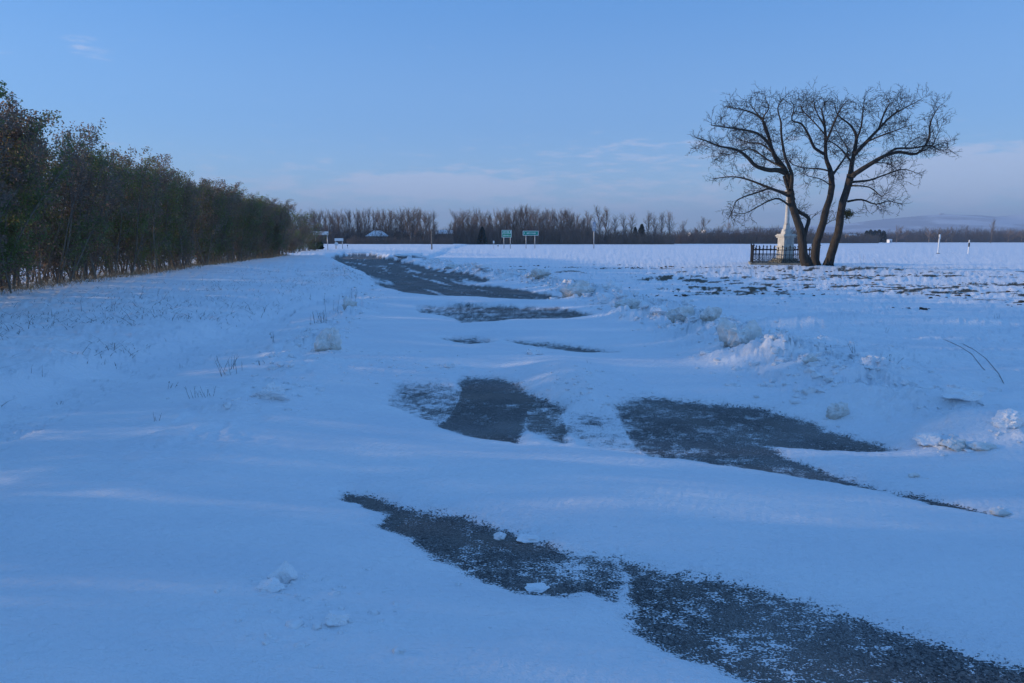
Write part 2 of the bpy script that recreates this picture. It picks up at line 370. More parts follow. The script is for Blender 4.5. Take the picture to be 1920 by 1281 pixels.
M['iron'] = plain('black_iron', (.010, .012, .018), (.016, .017, .020), 12, .7, spec=.1)
M['stone'] = plain('white_stone', (.60, .585, .55), (.42, .405, .375), 4, .75, .006, 20)
M['plinth'] = plain('mossy_plinth', (.30, .29, .25), (.15, .15, .12), 5, .85, .01, 20)
M['steel'] = plain('galvanised_steel', (.42, .44, .46), (.34, .36, .38), 4, .45, metal=.4)
M['green'] = plain('sign_green', (.005, .34, .17), (.005, .30, .15), 5, .4)
M['teal'] = plain('sign_teal', (.005, .30, .20), (.005, .26, .18), 5, .4)
M['white'] = plain('white_paint', (.78, .78, .78), (.70, .70, .70), 5, .5)
M['black'] = plain('black_paint', (.015, .015, .018), None, 5, .5)
M['signback'] = plain('sign_back_grey', (.30, .36, .45), (.25, .31, .39), 5, .5)
M['wood'] = plain('weathered_wood', (.22, .18, .15), (.14, .12, .10), 6, .85)
M['plaster'] = plain('brown_plaster', (.26, .22, .19), (.20, .17, .15), 2, .85)
M['factory'] = plain('factory_panel', (.75, .76, .78), (.66, .67, .70), .2, .7)
M['pane'] = plain('dark_glass', (.03, .035, .045), None, 3, .15)
M['brick'] = plain('brick_red', (.25, .10, .07), (.18, .08, .06), 3, .85)
M['earth'] = plain('frozen_earth', (.075, .058, .042), (.04, .033, .028), 20, .9)
M['straw'] = plain('dry_grass', (.45, .34, .21), (.24, .18, .12), 1, .85, island=True)
M['weed'] = plain('dry_weed', (.075, .055, .038), (.04, .032, .026), 10, .85)
M['weedleaf'] = plain('withered_leaf', (.05, .062, .03), (.07, .05, .03), 1, .8, island=True)
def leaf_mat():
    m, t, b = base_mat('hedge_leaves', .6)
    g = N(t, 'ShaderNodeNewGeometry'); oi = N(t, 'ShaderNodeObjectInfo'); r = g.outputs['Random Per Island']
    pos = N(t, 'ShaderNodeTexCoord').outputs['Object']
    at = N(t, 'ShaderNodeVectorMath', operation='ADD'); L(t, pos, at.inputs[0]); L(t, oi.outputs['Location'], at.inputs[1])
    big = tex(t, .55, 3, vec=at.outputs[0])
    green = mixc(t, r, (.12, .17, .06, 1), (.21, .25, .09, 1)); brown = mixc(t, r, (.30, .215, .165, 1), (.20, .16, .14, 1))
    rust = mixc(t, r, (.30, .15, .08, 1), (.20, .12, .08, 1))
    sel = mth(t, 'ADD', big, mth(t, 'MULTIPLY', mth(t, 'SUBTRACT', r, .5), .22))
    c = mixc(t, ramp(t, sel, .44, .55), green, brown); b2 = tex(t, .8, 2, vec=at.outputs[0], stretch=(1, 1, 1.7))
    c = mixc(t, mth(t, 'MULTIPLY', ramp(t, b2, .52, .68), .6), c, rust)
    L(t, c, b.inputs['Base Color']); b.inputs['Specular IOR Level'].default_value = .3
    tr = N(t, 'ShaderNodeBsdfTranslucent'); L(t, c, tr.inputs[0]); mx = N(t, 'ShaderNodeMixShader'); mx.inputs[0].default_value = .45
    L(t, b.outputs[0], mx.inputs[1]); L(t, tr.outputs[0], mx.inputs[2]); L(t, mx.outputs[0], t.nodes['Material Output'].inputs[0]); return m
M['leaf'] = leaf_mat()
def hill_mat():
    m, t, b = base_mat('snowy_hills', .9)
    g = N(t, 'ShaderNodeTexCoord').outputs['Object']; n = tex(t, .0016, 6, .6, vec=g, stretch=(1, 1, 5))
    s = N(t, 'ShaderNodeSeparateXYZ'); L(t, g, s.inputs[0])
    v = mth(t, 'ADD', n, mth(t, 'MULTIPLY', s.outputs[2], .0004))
    L(t, mixc(t, ramp(t, v, .50, .66), (.13, .18, .27, 1), (.68, .76, .88, 1)), b.inputs['Base Color']); return m  # blue of distance haze is also mixed into the forest and snow colours
M['hill'] = hill_mat()

# ------------------------------------------------------------------ snow field and road
NR, NC = 600, 1120
inv = np.linspace(1 / 1.5, 1 / 260.0, NR - 16); rows = np.concatenate([1 / inv, np.geomspace(290, 2500, 16)])
u = np.linspace(-1, 1, NC); u = np.sign(u) * (np.abs(u) * .80 + .25 * np.abs(u) ** 4)
YY, UU = np.meshgrid(rows, u, indexing='ij'); XX = UU * (YY + .9)
Z, COV, SOIL, SDP = terrain(XX.ravel(), YY.ravel())
V = np.stack([XX.ravel(), YY.ravel(), Z], 1)
ii = (np.arange(NR - 1)[:, None] * NC + np.arange(NC - 1)[None, :]).ravel()
Fq = np.stack([ii, ii + 1, ii + NC + 1, ii + NC], 1)
def addattr(me, name, arr):
    a = me.attributes.new(name, 'FLOAT', 'POINT'); a.data.foreach_set('value', np.asarray(arr, np.float32))
keep = (SDP[Fq].max(1) > -.03)
me = np_mesh('snow_field', V, Fq[keep]); addattr(me, 'cov', COV); addattr(me, 'soil', SOIL)
tag(link_mesh('snow_field', me, M['snow'], smooth=True), kind='structure')
XL, XR = edge(LEFT, YY.ravel()), edge(RIGHT, YY.ravel())
on = (((XX.ravel() > XL - 2.2) & (XX.ravel() < XR + 2.0)) | (SDP < .3)) & (YY.ravel() < 95)
fr = on[Fq].all(1) & (SDP[Fq].min(1) < .35)
used = np.unique(Fq[fr]); mp = np.full(len(V), -1); mp[used] = np.arange(len(used))
V2 = V[used].copy(); V2[:, 2] = 0
me = np_mesh('road', V2, mp[Fq[fr]]); addattr(me, 'cov', COV[used])
tag(link_mesh('road', me, M['road'], smooth=True), kind='structure')
# wide ground below and behind
b = MB(); b.poly([(-12000, -400, -.35), (12000, -400, -.35), (12000, 12000, -.35), (-12000, 12000, -.35)])
tag(b.build('snowy_plain', M['far_snow']), kind='structure')

# hills
hx = [(1150, 452), (1250, 446), (1330, 440), (1400, 430), (1460, 427), (1520, 424), (1580, 421), (1620, 415), (1680, 409), (1725, 405), (1760, 403), (1800, 405), (1850, 408), (1890, 404), (1960, 402), (2100, 410), (2400, 425)]
D = 7200.0; NX = 260; NYh = 14
tt = np.linspace(1130, 2500, NX); prof = np.interp(tt, [p[0] for p in hx], [452 - p[1] for p in hx]) / 1280 * D + 2
Vh = []; 
for j in range(NYh):
    s = j / (NYh - 1); y = D - 1700 + 1700 * s
    x = (tt - 960) / 1280 * D; e = ss(0, 1, np.array(s)) ** 1.1
    rg = fbm(x * .0018, np.full(NX, y * .0018), 7, 4, .55)
    zz = prof * e * (1 + .55 * (rg - .5) * (1 - s) * 1.6) + 6 * (fbm(x * .012, np.full(NX, y * .01), 9, 3) - .5) * e
    Vh.append(np.stack([x, np.full(NX, y), zz - 1], 1))
Vh.append(np.stack([(tt - 960) / 1280 * D, np.full(NX, D + 900), np.full(NX, -2.0)], 1))
ii = (np.arange(NYh)[:, None] * NX + np.arange(NX - 1)[None, :]).ravel()
me = np_mesh('hills', np.concatenate(Vh), np.stack([ii, ii + 1, ii + NX + 1, ii + NX], 1)); tag(link_mesh('hills', me, M['hill'], smooth=True), kind='structure')

# ------------------------------------------------------------------ branch growth
def rvec(rg): return Vector((rg.gauss(0, 1), rg.gauss(0, 1), rg.gauss(0, 1))).normalized()
def path(rg, p, d, ln, n, wob, up):
    pts = [p.copy()]; d = d.normalized(); st = ln / n
    for i in range(n):
        d = (d + rvec(rg) * wob + Vector((0, 0, up))).normalized(); p = p + d * st; pts.append(p.copy())
    return pts
def side_dir(rg, t, ang):
    a = rvec(rg); a = (a - t * a.dot(t)).normalized(); return (t * math.cos(ang) + a * math.sin(ang)).normalized()
MINR = [.010]
def ramify(rg, B, pts, rad, lvl, spec, tips=None, start=.2):
    """spec[lvl] = (children per metre, length lo, hi, radius share, angle, wobble, up, sides)"""
    if lvl >= len(spec): return
    cpm, lo, hi, rs, ang, wob, up, k = spec[lvl]
    Ls = [0]
    for a, b in zip(pts, pts[1:]): Ls.append(Ls[-1] + (b - a).length)
    T = Ls[-1]; n = max(1, int(round(cpm * T * (1 - start) + rg.random() - .5)))
    for c in range(n):
        s = T * (start + (1 - start) * (c + rg.random()) / n); i = 0
        while i < len(Ls) - 2 and Ls[i + 1] < s: i += 1
        f = (s - Ls[i]) / max(1e-6, Ls[i + 1] - Ls[i]); p = pts[i].lerp(pts[i + 1], min(f, 1)); t = (pts[i + 1] - pts[i]).normalized()
        r = (rad[i] * (1 - f) + rad[i + 1] * f); ln = rg.uniform(lo, hi) * (1 - .35 * s / T)
        q = path(rg, p, side_dir(rg, t, rg.uniform(*ang)), ln, 4 if lvl == 0 else 3, wob, up)
        r0 = max(MINR[0], min(r * .8, ln * rs)); rr = [r0 * (1 - .75 * j / (len(q) - 1)) for j in range(len(q))]
        B[min(lvl, len(B) - 1)].tube(q, rr, k, cap=False)
        if tips is not None and lvl >= len(spec) - 2: tips += q[1:]
        ramify(rg, B, q, rr, lvl + 1, spec, tips, .15)

# ------------------------------------------------------------------ the three bare trees by the monument
def zp(zx, zy, Y): return P(1280 + zx / 3.3704, 140 + zy / 3.3704, Y)
TY = 38.0
def limb_pts(c, y0, y1):
    n = len(c); c = [(1560 + (x - 1560) * .6 if x > 1560 else 150 - (150 - x) * .7 if x < 150 else x, y + max(0, 230 - y) * .42) for x, y in c]; pts = [zp(x, y, y0 + (y1 - y0) * (i / (n - 1)) ** .8) for i, (x, y) in enumerate(c)]
    out = []
    for i in range(n - 1):                       # Catmull-Rom
        p0, p1, p2, p3 = pts[max(i - 1, 0)], pts[i], pts[i + 1], pts[min(i + 2, n - 1)]
        for k in range(3):
            t = k / 3; out.append(.5 * ((2 * p1) + (p2 - p0) * t + (2 * p0 - 5 * p1 + 4 * p2 - p3) * t * t + (3 * p1 - p0 - 3 * p2 + p3) * t ** 3))
    out.append(pts[-1]); return out
TREES = [
 ('gnarled bare tree beside the monument, leftmost of the three leaning trunks', -0.3,
  [([(800,1262),(788,1225),(762,1140),(756,1060),(742,980),(716,900),(694,830),(682,740)], .27, .175, 0, 0)],
  [([(760,1060),(778,985),(797,915),(770,888),(735,868),(705,835),(680,760),(640,640)], .14, .11, 0, .2),
   ([(690,790),(682,740),(670,660),(640,590),(575,500),(548,410),(520,320),(490,270),(400,225),(280,190)], .19, .03, 0, 1.8),
   ([(650,620),(600,604),(540,602),(460,575),(400,512),(330,472),(240,455),(150,420),(60,400)], .16, .025, 0, -1.6),
   ([(600,560),(545,440),(470,372),(360,345),(250,330),(180,320)], .13, .02, .3, -2.8),
   ([(684,760),(600,735),(510,700),(400,660),(300,645),(190,660)], .13, .02, 0, 1.5),
   ([(670,770),(560,722),(480,742),(350,790),(318,850),(290,912)], .09, .015, 0, -2.2),
   ([(700,850),(610,785),(540,800),(470,838),(390,878),(320,870)], .08, .015, 0, -1.0),
   ([(684,720),(690,630),(650,530),(625,400),(620,300),(600,200),(630,110)], .14, .02, 0, -1.0),
   ([(548,410),(505,290),(545,200),(520,90)], .08, .015, .9, -.6),
   ([(575,500),(500,440),(420,430),(330,400)], .08, .015, .5, 3.0),
   ([(640,590),(540,540),(430,470),(320,500),(200,520)], .08, .015, .2, 2.8),
   ([(797,915),(803,897),(808,884)], .03, .01, 0, 0),
   ([(500,280),(440,190),(420,120)], .05, .01, 1.0, 1.8)]),
 ('crooked bare tree with a thin dark trunk, in the middle of the three', .35,
  [([(842,1245),(838,1215),(834,1130),(850,1055),(884,950),(902,860),(936,760),(942,680),(934,610)], .24, .15, 0, 0)],
  [([(941,660),(934,610),(904,520),(902,400),(896,300),(880,200),(930,90)], .16, .02, 0, .8),
   ([(892,500),(832,462),(800,390),(752,312),(690,288),(705,190),(680,120)], .11, .02, 0, -2.0),
   ([(936,612),(860,595),(770,590),(690,565),(660,520)], .07, .015, 0, 2.0),
   ([(944,640),(1000,560),(1045,480),(1000,400),(950,310)], .09, .015, 0, 2.4),
   ([(904,430),(960,300),(1000,200),(1050,100)], .09, .015, .2, -1.8),
   ([(898,330),(840,220),(830,90)], .07, .012, .5, 1.8),
   ([(900,380),(830,300),(750,200),(760,100)], .06, .012, .4, 2.8),
   ([(888,960),(930,930),(965,915)], .04, .012, 0, .4),
   ([(936,700),(870,660),(790,640),(720,600)], .05, .01, 0, -2.0)]),
 ('bare tree with a straight leaning trunk and long right limb, rightmost of the three', .0,
  [([(905,1240),(918,1212),(950,1100),(986,980),(1002,850),(1040,720),(1060,630)], .255, .17, 0, 0)],
  [([(1050,680),(1062,620),(1074,540),(1095,440),(1095,380),(1060,320),(980,255),(960,150)], .175, .02, 0, 1.5),
   ([(1052,690),(1075,640),(1130,600),(1210,552),(1280,512),(1370,490),(1480,500),(1555,410),(1560,330),(1600,260),(1662,178)], .17, .02, 0, -1.4),
   ([(1280,512),(1350,468),(1450,465),(1560,448),(1650,472),(1720,478),(1760,455)], .09, .012, -.4, 1.2),
   ([(1090,500),(1180,405),(1240,342),(1320,262),(1400,200),(1482,128)], .14, .02, .2, 2.0),
   ([(1240,342),(1275,240),(1305,150),(1290,80)], .08, .015, 1.0, 1.0),
   ([(1062,680),(1180,668),(1260,640),(1370,602),(1430,605),(1512,636)], .09, .012, 0, 1.8),
   ([(1040,802),(1130,790),(1220,820),(1300,800),(1385,822)], .08, .012, 0, -1.2),
   ([(1052,700),(1180,712),(1262,770),(1300,700)], .06, .012, 0, -2.4),
   ([(1220,820),(1252,862)], .03, .01, -.5, -.7),
   ([(1072,560),(1010,480),(935,425),(880,440)], .08, .012, .1, -2.0),
   ([(1095,420),(1130,320),(1140,200),(1150,130)], .08, .012, .5, -2.0),
   ([(1320,262),(1370,190),(1340,90)], .05, .01, 1.4, 1.0),
   ([(1480,500),(1580,450),(1640,380),(1690,320)], .05, .01, -1.0, -.4),
   ([(1150,430),(1270,380),(1400,330),(1410,290)], .07, .012, .4, -2.4),
   ([(1190,560),(1290,560),(1350,600),(1400,660)], .05, .01, -.5, 1.8)])]
for ti, (lab, dy, trunks, limbs) in enumerate(TREES):
    rg = random.Random(40 + ti); Y = TY + dy; base = zp(*trunks[0][0][1], Y); base.z = hz(base.x, base.y) - .02
    root = empty('bare_tree', base); tag(root, lab, 'tree', 'three bare trees beside the monument')
    off = -base
    tr = MB(); lb = MB(); b1 = MB(); tw = MB()
    def put(c, r0, r1, y0, y1, B, k):
        pts = [p + off for p in limb_pts(c, Y + y0, Y + y1)]; n = len(pts)
        rr = [(r0 + (r1 - r0) * (i / (n - 1)) ** .85) for i in range(n)]
        pts = [p + rvec(rg) * r * .09 for p, r in zip(pts, rr)]; rr = [r * rg.uniform(.96, 1.04) for r in rr]
        B.tube(pts, rr, k); return pts, rr
    spec = [(6.6, .45, 1.5, .013, (.5, 1.2), .36, .05, 4), (6.4, .3, .95, .012, (.5, 1.25), .42, .03, 3), (8.5, .13, .38, .014, (.4, 1.2), .4, .02, 3)]
    for c, r0, r1, y0, y1 in trunks:
        pts, rr = put(c, r0, r1, y0, y1, tr, 12)
        fl = [p.copy() for p in pts[:4]]; ramify(rg, [b1, tw], pts, rr, 0, [(.9, .8, 1.8, .012, (.8, 1.3), .3, .02, 4), spec[1], spec[2]], start=.5)
    for c, r0, r1, y0, y1 in limbs:
        pts, rr = put(c, r0 * (1 if r0 > .145 else .82), r1 * .8, y0, y1, lb, 7)
        low = c[-1][1] > 560; ramify(rg, [b1, tw], pts, rr, 0, ([(4.6, .4, 1.1, .013, (.5, 1.1), .36, .05, 4)] + spec[1:]) if low else spec, start=.22)
        ramify(rg, [b1, tw], pts[-5:], rr[-5:], 1, spec, start=.2)
    # root flare
    c0 = Vector((0, 0, .05))
    for a in range(6):
        an = a * 1.05 + rg.random(); d = Vector((math.cos(an), math.sin(an), 0)); r = trunks[0][1]
        tr.tube([c0 + Vector((0, 0, .5)), c0 + d * r * .7 + Vector((0, 0, .12)), c0 + d * r * 1.25 - Vector((0, 0, .15))], [r * .35, r * .3, r * .15], 6)
    tr.build('trunk', M['bark'], root, True); lb.build('limbs', M['bark'], root, True)
    cr = b1.build('branches', M['twig'], root); cr['kind'] = 'stuff'; cr = tw.build('twigs', M['twig'], root); cr['kind'] = 'stuff'
rg = random.Random(5)     # clump of leaves left on the right trunk
b = MB(); c = zp(1040, 880, TY)
root = empty('mistletoe', (c.x, c.y, c.z)); tag(root, 'small olive clump of leaves stuck to the rightmost leaning trunk', 'mistletoe')
for i in range(600):
    q = rvec(rg) * rg.uniform(.05, .30); q.x *= 1.3; d = rvec(rg) * .05; e = rvec(rg) * .03
    b.poly([q - d, q + e, q + d, q - e])
b.build('leaves', plain('olive_leaves', (.16, .14, .05), (.09, .08, .035), 1, .8, island=True), root)['kind'] = 'stuff'
b = MB()
for i in range(14): q = rvec(rg) * .28; b.tube([Vector((-.1, 0, 0)), q * .5 + rvec(rg) * .03, q], [.012, .008, .004], 3)
b.build('stems', M['twig'], root)

# ------------------------------------------------------------------ monument in its iron fence
mx, my = G(1468, 495, .15); my = 45.5; mx = (1468 - 960) / 1280 * my; mz = hz(mx, my); MR = R(12)
mon = empty('monument', (mx, my, mz), MR); mon.scale = (.78, .78, .96); tag(mon, 'white stone wayside monument with a slim column on a stepped pedestal behind the iron fence', 'monument')
b = MB(); b.box((0, 0, .08), (1.9, 1.9, .36)); b.box((0, 0, .34), (1.5, 1.5, .18)); b.build('base', M['plinth'], mon, bevel=.02)
b = MB(); b.box((0, 0, .80), (1.02, 1.02, .76), taper=.97); b.box((0, 0, 1.22), (1.16, 1.16, .10)); b.build('pedestal', M['stone'], mon, bevel=.02)
b = MB(); b.box((0, 0, 1.55), (.94, .94, .58)); b.box((0, 0, 1.87), (1.14, 1.14, .09)); b.box((0, 0, 1.96), (1.26, 1.26, .09)); b.box((0, 0, 2.045), (1.10, 1.10, .08)); b.build('die', M['stone'], mon, bevel=.015)
b = MB(); b.box((0, 0, 2.25), (.66, .66, .34), taper=.80); b.box((0, 0, 2.58), (.42, .42, .32), taper=.85); b.build('upper_block', M['stone'], mon, bevel=.02)
for sx in (-1, 1):
    b = MB()
    for k in range(10):
        a0, a1 = k * .55, (k + 1) * .55; r0, r1 = .13 - k * .009, .13 - (k + 1) * .009
        b.tube([Vector((sx * (.36 + r0 * math.cos(a0) * .7), -.36, 2.24 + r0 * math.sin(a0))), Vector((sx * (.36 + r1 * math.cos(a1) * .7), -.36, 2.24 + r1 * math.sin(a1)))], [.035, .035], 6)
    b.build('scroll_ornament', M['stone'], mon, True)
b = MB(); b.lathe([(.20, 2.74), (.22, 2.80), (.19, 2.86), (.185, 3.2), (.165, 4.1), (.15, 4.75), (.19, 4.80), (.22, 4.88), (.15, 4.93)], k=20); b.build('column', M['stone'], mon, True)
b = MB(); b.box((0, 0, 4.98), (.46, .46, .10)); b.box((0, 0, 5.15), (.30, .30, .24), taper=.7); b.build('capital', M['stone'], mon, bevel=.01)
b = MB(); b.box((0, -.4735, 1.56), (.5, .012, .36)); b.build('plaque', plain('grey_plaque', (.42, .42, .42), None, 6, .6), mon)
fc = empty('iron_fence', (mx - .12, my, mz), R(-17)); tag(fc, 'black wrought iron fence with spear tips around the white monument', 'fence')
HW = 1.95; nb = 17
def bar_mesh(tall, r):
    b = MB(); b.tube([Vector((0, 0, .0)), Vector((0, 0, tall))], [r, r], 5); b.lathe([(r, tall), (r * 2.4, tall + .035), (.002, tall + .15)], k=4); b.lathe([(r * 2, tall - .10), (r * 2, tall - .07)], k=4); return b.mesh('bar')
def scroll_mesh():
    b = MB()
    for zc, rr_ in ((.36, .062), (.52, .05)):
        b.tube([Vector((rr_ * math.cos(a * math.pi / 4), 0, zc + rr_ * math.sin(a * math.pi / 4))) for a in range(9)], [.013] * 9, 4, cap=False)
    b.tube([Vector((-.06, 0, .2)), Vector((.06, 0, .30))], [.012, .012], 4); b.tube([Vector((.06, 0, .2)), Vector((-.06, 0, .30))], [.012, .012], 4)
    return b.mesh('scroll')
bm1, bm2, sm_ = bar_mesh(1.13, .022), bar_mesh(1.02, .020), scroll_mesh(); post = bar_mesh(1.22, .034); post.name = 'post'
for s in range(4):
    a = s * math.pi / 2; q = lambda t: (math.cos(a) * t + math.sin(a) * HW, math.sin(a) * t - math.cos(a) * HW)
    for i in range(nb):
        t = -HW + 2 * HW * (i + .5) / nb; x, y = q(t)
        o = link_mesh('bar', bm1 if i % 2 else bm2, M['iron'], fc); o.location = (x, y, 0)
        if i:
            t2 = -HW + 2 * HW * i / nb; x, y = q(t2); o = link_mesh('scroll', sm_, M['iron'], fc); o.location = (x, y, 0); o.rotation_euler = (0, 0, a)
    x, y = q(-HW); o = link_mesh('post', post, M['iron'], fc); o.location = (x, y, 0)
    for zz in (.14, .66, .97):
        b = MB(); b.box((0, 0, 0), (2 * HW, .022, .045)); x, y = q(0); o = b.build('rail', M['iron'], fc); o.location = (x, y, zz); o.rotation_euler = (0, 0, a)
b = MB(); b.box((0, 0, .04), (HW * 2 + .3, HW * 2 + .3, .20)); o = b.build('kerb', M['plinth'], fc, bevel=.02)

# ------------------------------------------------------------------ hedge
MINR[0] = .006
def make_shrub(seed, H, leafy, bare):
    rg = random.Random(seed); st = MB(); tw = MB(); tips = []
    for i in range(16):
        a = rg.uniform(0, 6.283); r = rg.uniform(0, .85); p = Vector((r * math.cos(a) * .9, r * math.sin(a) * 1.1, -.15))
        d = Vector((rg.gauss(0, .20), rg.gauss(0, .22), 1)); h = H * rg.uniform(.72, 1.02)
        pts = path(rg, p, d, h, 8, .10, .05); r0 = rg.uniform(.016, .034); rr = [r0 * (1 - .85 * j / 8) + .004 for j in range(9)]
        st.tube(pts, rr, 6)
        ramify(rg, [tw, tw], pts, rr, 0, [(5.0, .4, 1.05, .011, (.45, 1.1), .22, .12, 3), (6.0, .2, .5, .011, (.4, 1.1), .25, .06, 3)], tips, start=.03)
    zmax = max(v[2] for v in tw.v); kz = H / zmax
    st.v = [(v[0], v[1], v[2] * kz) for v in st.v]; tw.v = [(v[0], v[1], v[2] * kz) for v in tw.v]; tips = [Vector((q.x, q.y, q.z * kz)) for q in tips]
    zc = lambda z: z if z < .80 * H else .80 * H + (z - .80 * H) * .62
    st.v = [(v[0], v[1], zc(v[2] * 1.09)) for v in st.v]; tw.v = [(v[0], v[1], zc(v[2] * 1.09)) for v in tw.v]; tips = [Vector((q.x, q.y, zc(q.z * 1.09))) for q in tips]
    Vs = []; n = leafy
    for i in range(n):
        q = tips[rg.randrange(len(tips))] + rvec(rg) * .10
        low = ss(.1 if bare else .2, .9 if bare else 1.0, q.z)
        if rg.random() > .2 + .8 * low: continue
        n1 = rvec(rg); n2 = n1.cross(rvec(rg)).normalized(); s = rg.uniform(.026, .044)
        Vs += [q - n1 * s, q + n2 * s * .5, q + n1 * s, q - n2 * s * .5]
    V = np.array([tuple(v) for v in Vs]); Fl = np.arange(len(V)).reshape(-1, 4)
    return st.mesh('stems'), tw.mesh('twigs'), np_mesh('foliage', V, Fl)
VAR = [make_shrub(100 + i, 4.75 + .12 * (i % 3), n, i == 5) for i, n in enumerate((24000, 16000, 19000, 14000, 21000, 36000))]  # last variant: extra leaves, for the unseen shrubs that shade the foreground
def shrub(x, y, s, hs, var, lab, rot):
    root = empty('hedge_shrub', (x, y, hz(x, y) - .02), rot); root.scale = (s, s, hs)
    tag(root, lab, 'shrub', 'shrubs of the tall hedge along the left side')
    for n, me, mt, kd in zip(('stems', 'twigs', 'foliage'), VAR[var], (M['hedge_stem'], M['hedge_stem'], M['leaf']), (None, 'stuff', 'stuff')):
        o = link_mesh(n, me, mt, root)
        if kd: o['kind'] = kd
    return root
rg = random.Random(12)
A0, A1 = Vector((-13.6, 18.0)), Vector((-21.2, 62.0)); dirh = (A1 - A0).normalized(); s = -24.0; k = 0
spec_lab = {0: 'tallest leafy green hedge shrub at the left edge of the photo', 1: 'green hedge shrub with a pointed top shoot, second from the left edge', 2: 'brownish hedge shrub with a rounded top standing after the dip in the hedge', 3: 'hedge shrub with yellowish brown leaves at its top, right of the brownish rounded one'}
vis = 0
while s < 46:
    p = A0 + dirh * s; side = rg.uniform(-.35, .35); x, y = p.x + side, p.y
    hs = 1.0 + rg.uniform(-.05, .05)
    if s < -13.5: hs *= .72  # nearest unseen shrubs kept low so some sun reaches the foreground
    if s < 2.4: hs *= 1.02
    elif s < 5: hs *= 1.0
    elif s < 26: hs *= .98
    else: hs *= .97
    if s < -.8: lab = 'unseen hedge shrub left of view, added in line with the others to cast shade'  # hedge carried on out of view, added for its shade
    else:
        lab = spec_lab.get(vis, 'one of the dense brown and green shrubs making up the tall hedge'); vis += 1
    if s + 1.55 >= 46: lab = 'last green leafy shrub at the far end of the tall hedge'
    shrub(x, y, rg.uniform(1.0, 1.14), hs, (3, 0, 2, 1, 4)[k % 5] if s > 2 else (0 if s > -1 else 5), lab, rg.uniform(0, 6.28)); k += 1
    s += 1.55 if s > 2 else 1.75
# darker bushes beyond the hedge end
for i, (px, top, Y, var) in enumerate(((540, 388, 78, 3), (556, 398, 84, 1), (572, 414, 88, 3), (586, 432, 92, 2), (548, 430, 72, 2))):
    x = (px - 960) / 1280 * Y; H = (452 - top) / 1280 * Y + 1.4
    r_ = shrub(x, Y, .9 + H * .06, H / 4.9, var, ('tall dusky bare bush just past the end of the green hedge', 'second dusky bush past the hedge end, a little lower', 'third dusky bush past the hedge end, sloping down toward the white sign', 'lowest dusky bush, nearest to the white road sign', 'thick dark bush at the foot of the dusky row past the hedge')[i], i * 1.7)
    r_.name = 'bush'; r_['category'] = 'bush'; r_['group'] = 'dusky bushes beyond the hedge'

# dry grass under the hedge and stalks in the snow (nobody could count them)
rg = random.Random(3); b = MB()
def blade(b, p, h, lean, w):
    d = Vector((rg.gauss(0, 1) * lean, rg.gauss(0, 1) * lean, 1)); e = Vector((rg.gauss(0, 1), rg.gauss(0, 1) * .5, 0)).normalized() * w
    m = p + d * h * .5; t = p + d * h + Vector((d.x, d.y, 0)) * h * .6
    i = len(b.v); b.v += [tuple(p - e), tuple(p + e), tuple(m + e * .7), tuple(m - e * .7), tuple(t)]; b.f += [(i, i + 1, i + 2, i + 3), (i + 3, i + 2, i + 4)]
xs, ys = [], []
for i in range(8000):
    s = rg.uniform(-3, 46) ; p = A0 + dirh * s; xs.append(p.x + rg.gauss(.45, .35)); ys.append(p.y + rg.gauss(0, .3))
zs = terrain(np.array(xs), np.array(ys))[0]
for x, y, z in zip(xs, ys, zs): blade(b, Vector((x, y, z - .02)), rg.uniform(.06, .30) * (1.25 - .6 * rg.random()), .35, .006)
tag(b.build('dry_grass', M['straw']), 'dry tan grass along the foot of the tall hedge', 'grass', kind='stuff')
b = MB(); xs, ys = [], []
for i in range(5200):
    y = rg.uniform(5.5, 40) if rg.random() < .8 else rg.uniform(5, 14); x = -4.9 - .06 * max(y - 9, 0) - abs(rg.gauss(0, 1)) * 3.4
    xs.append(x); ys.append(y)
for i in range(2400): y = rg.uniform(19, 46); xs.append(edge(RIGHT, y) + rg.uniform(1.5, 30)); ys.append(y)
cz = terrain(np.array(xs), np.array(ys))[0]; keepn = fbm(np.array(xs) * .8, np.array(ys) * .8, 77, 3)
for x, y, z, q in zip(xs, ys, cz, keepn):
    if q > .47: blade(b, Vector((x, y, z - .01)), rg.uniform(.03, .10) if rg.random() < .94 else .2, .9, .004)
tag(b.build('frosted_stubble', M['weed']), 'thin dark stubble poking through the snow of bank and field', 'stubble', kind='stuff')

# ------------------------------------------------------------------ clods of earth in the field
def rock(rg, sub, jag, sq=(1, 1, 1), freq=1.6, cut=0):
    bm = bmesh.new(); bmesh.ops.create_icosphere(bm, subdivisions=sub, radius=1); o = Vector((rg.uniform(-9, 9), rg.uniform(-9, 9), rg.uniform(-9, 9)))
    pl = [(rvec(rg), rg.uniform(.55, .85)) for _ in range(cut)]
    for v in bm.verts:
        n = v.co.normalized(); c = n.copy()
        for d, h in pl:
            k = c.dot(d)
            if k > h: c -= d * (k - h)
        c *= 1 + jag * (mnoise.noise(n * freq + o)) + jag * .45 * mnoise.noise(n * freq * 3.3 + o) + jag * .22 * mnoise.noise(n * freq * 8 + o)
        v.co = Vector((c.x * sq[0], c.y * sq[1], c.z * sq[2]))
    return bm
rg = random.Random(8); CV, CF = [], []
base_rocks = []
for i in range(6):
    bm = rock(rg, 2, .75, (1, 1, .6), 1.7, 4); bm.verts.ensure_lookup_table(); base_rocks.append((np.array([tuple(v.co) for v in bm.verts]), np.array([[v.index for v in f.verts] for f in bm.faces]))); bm.free()
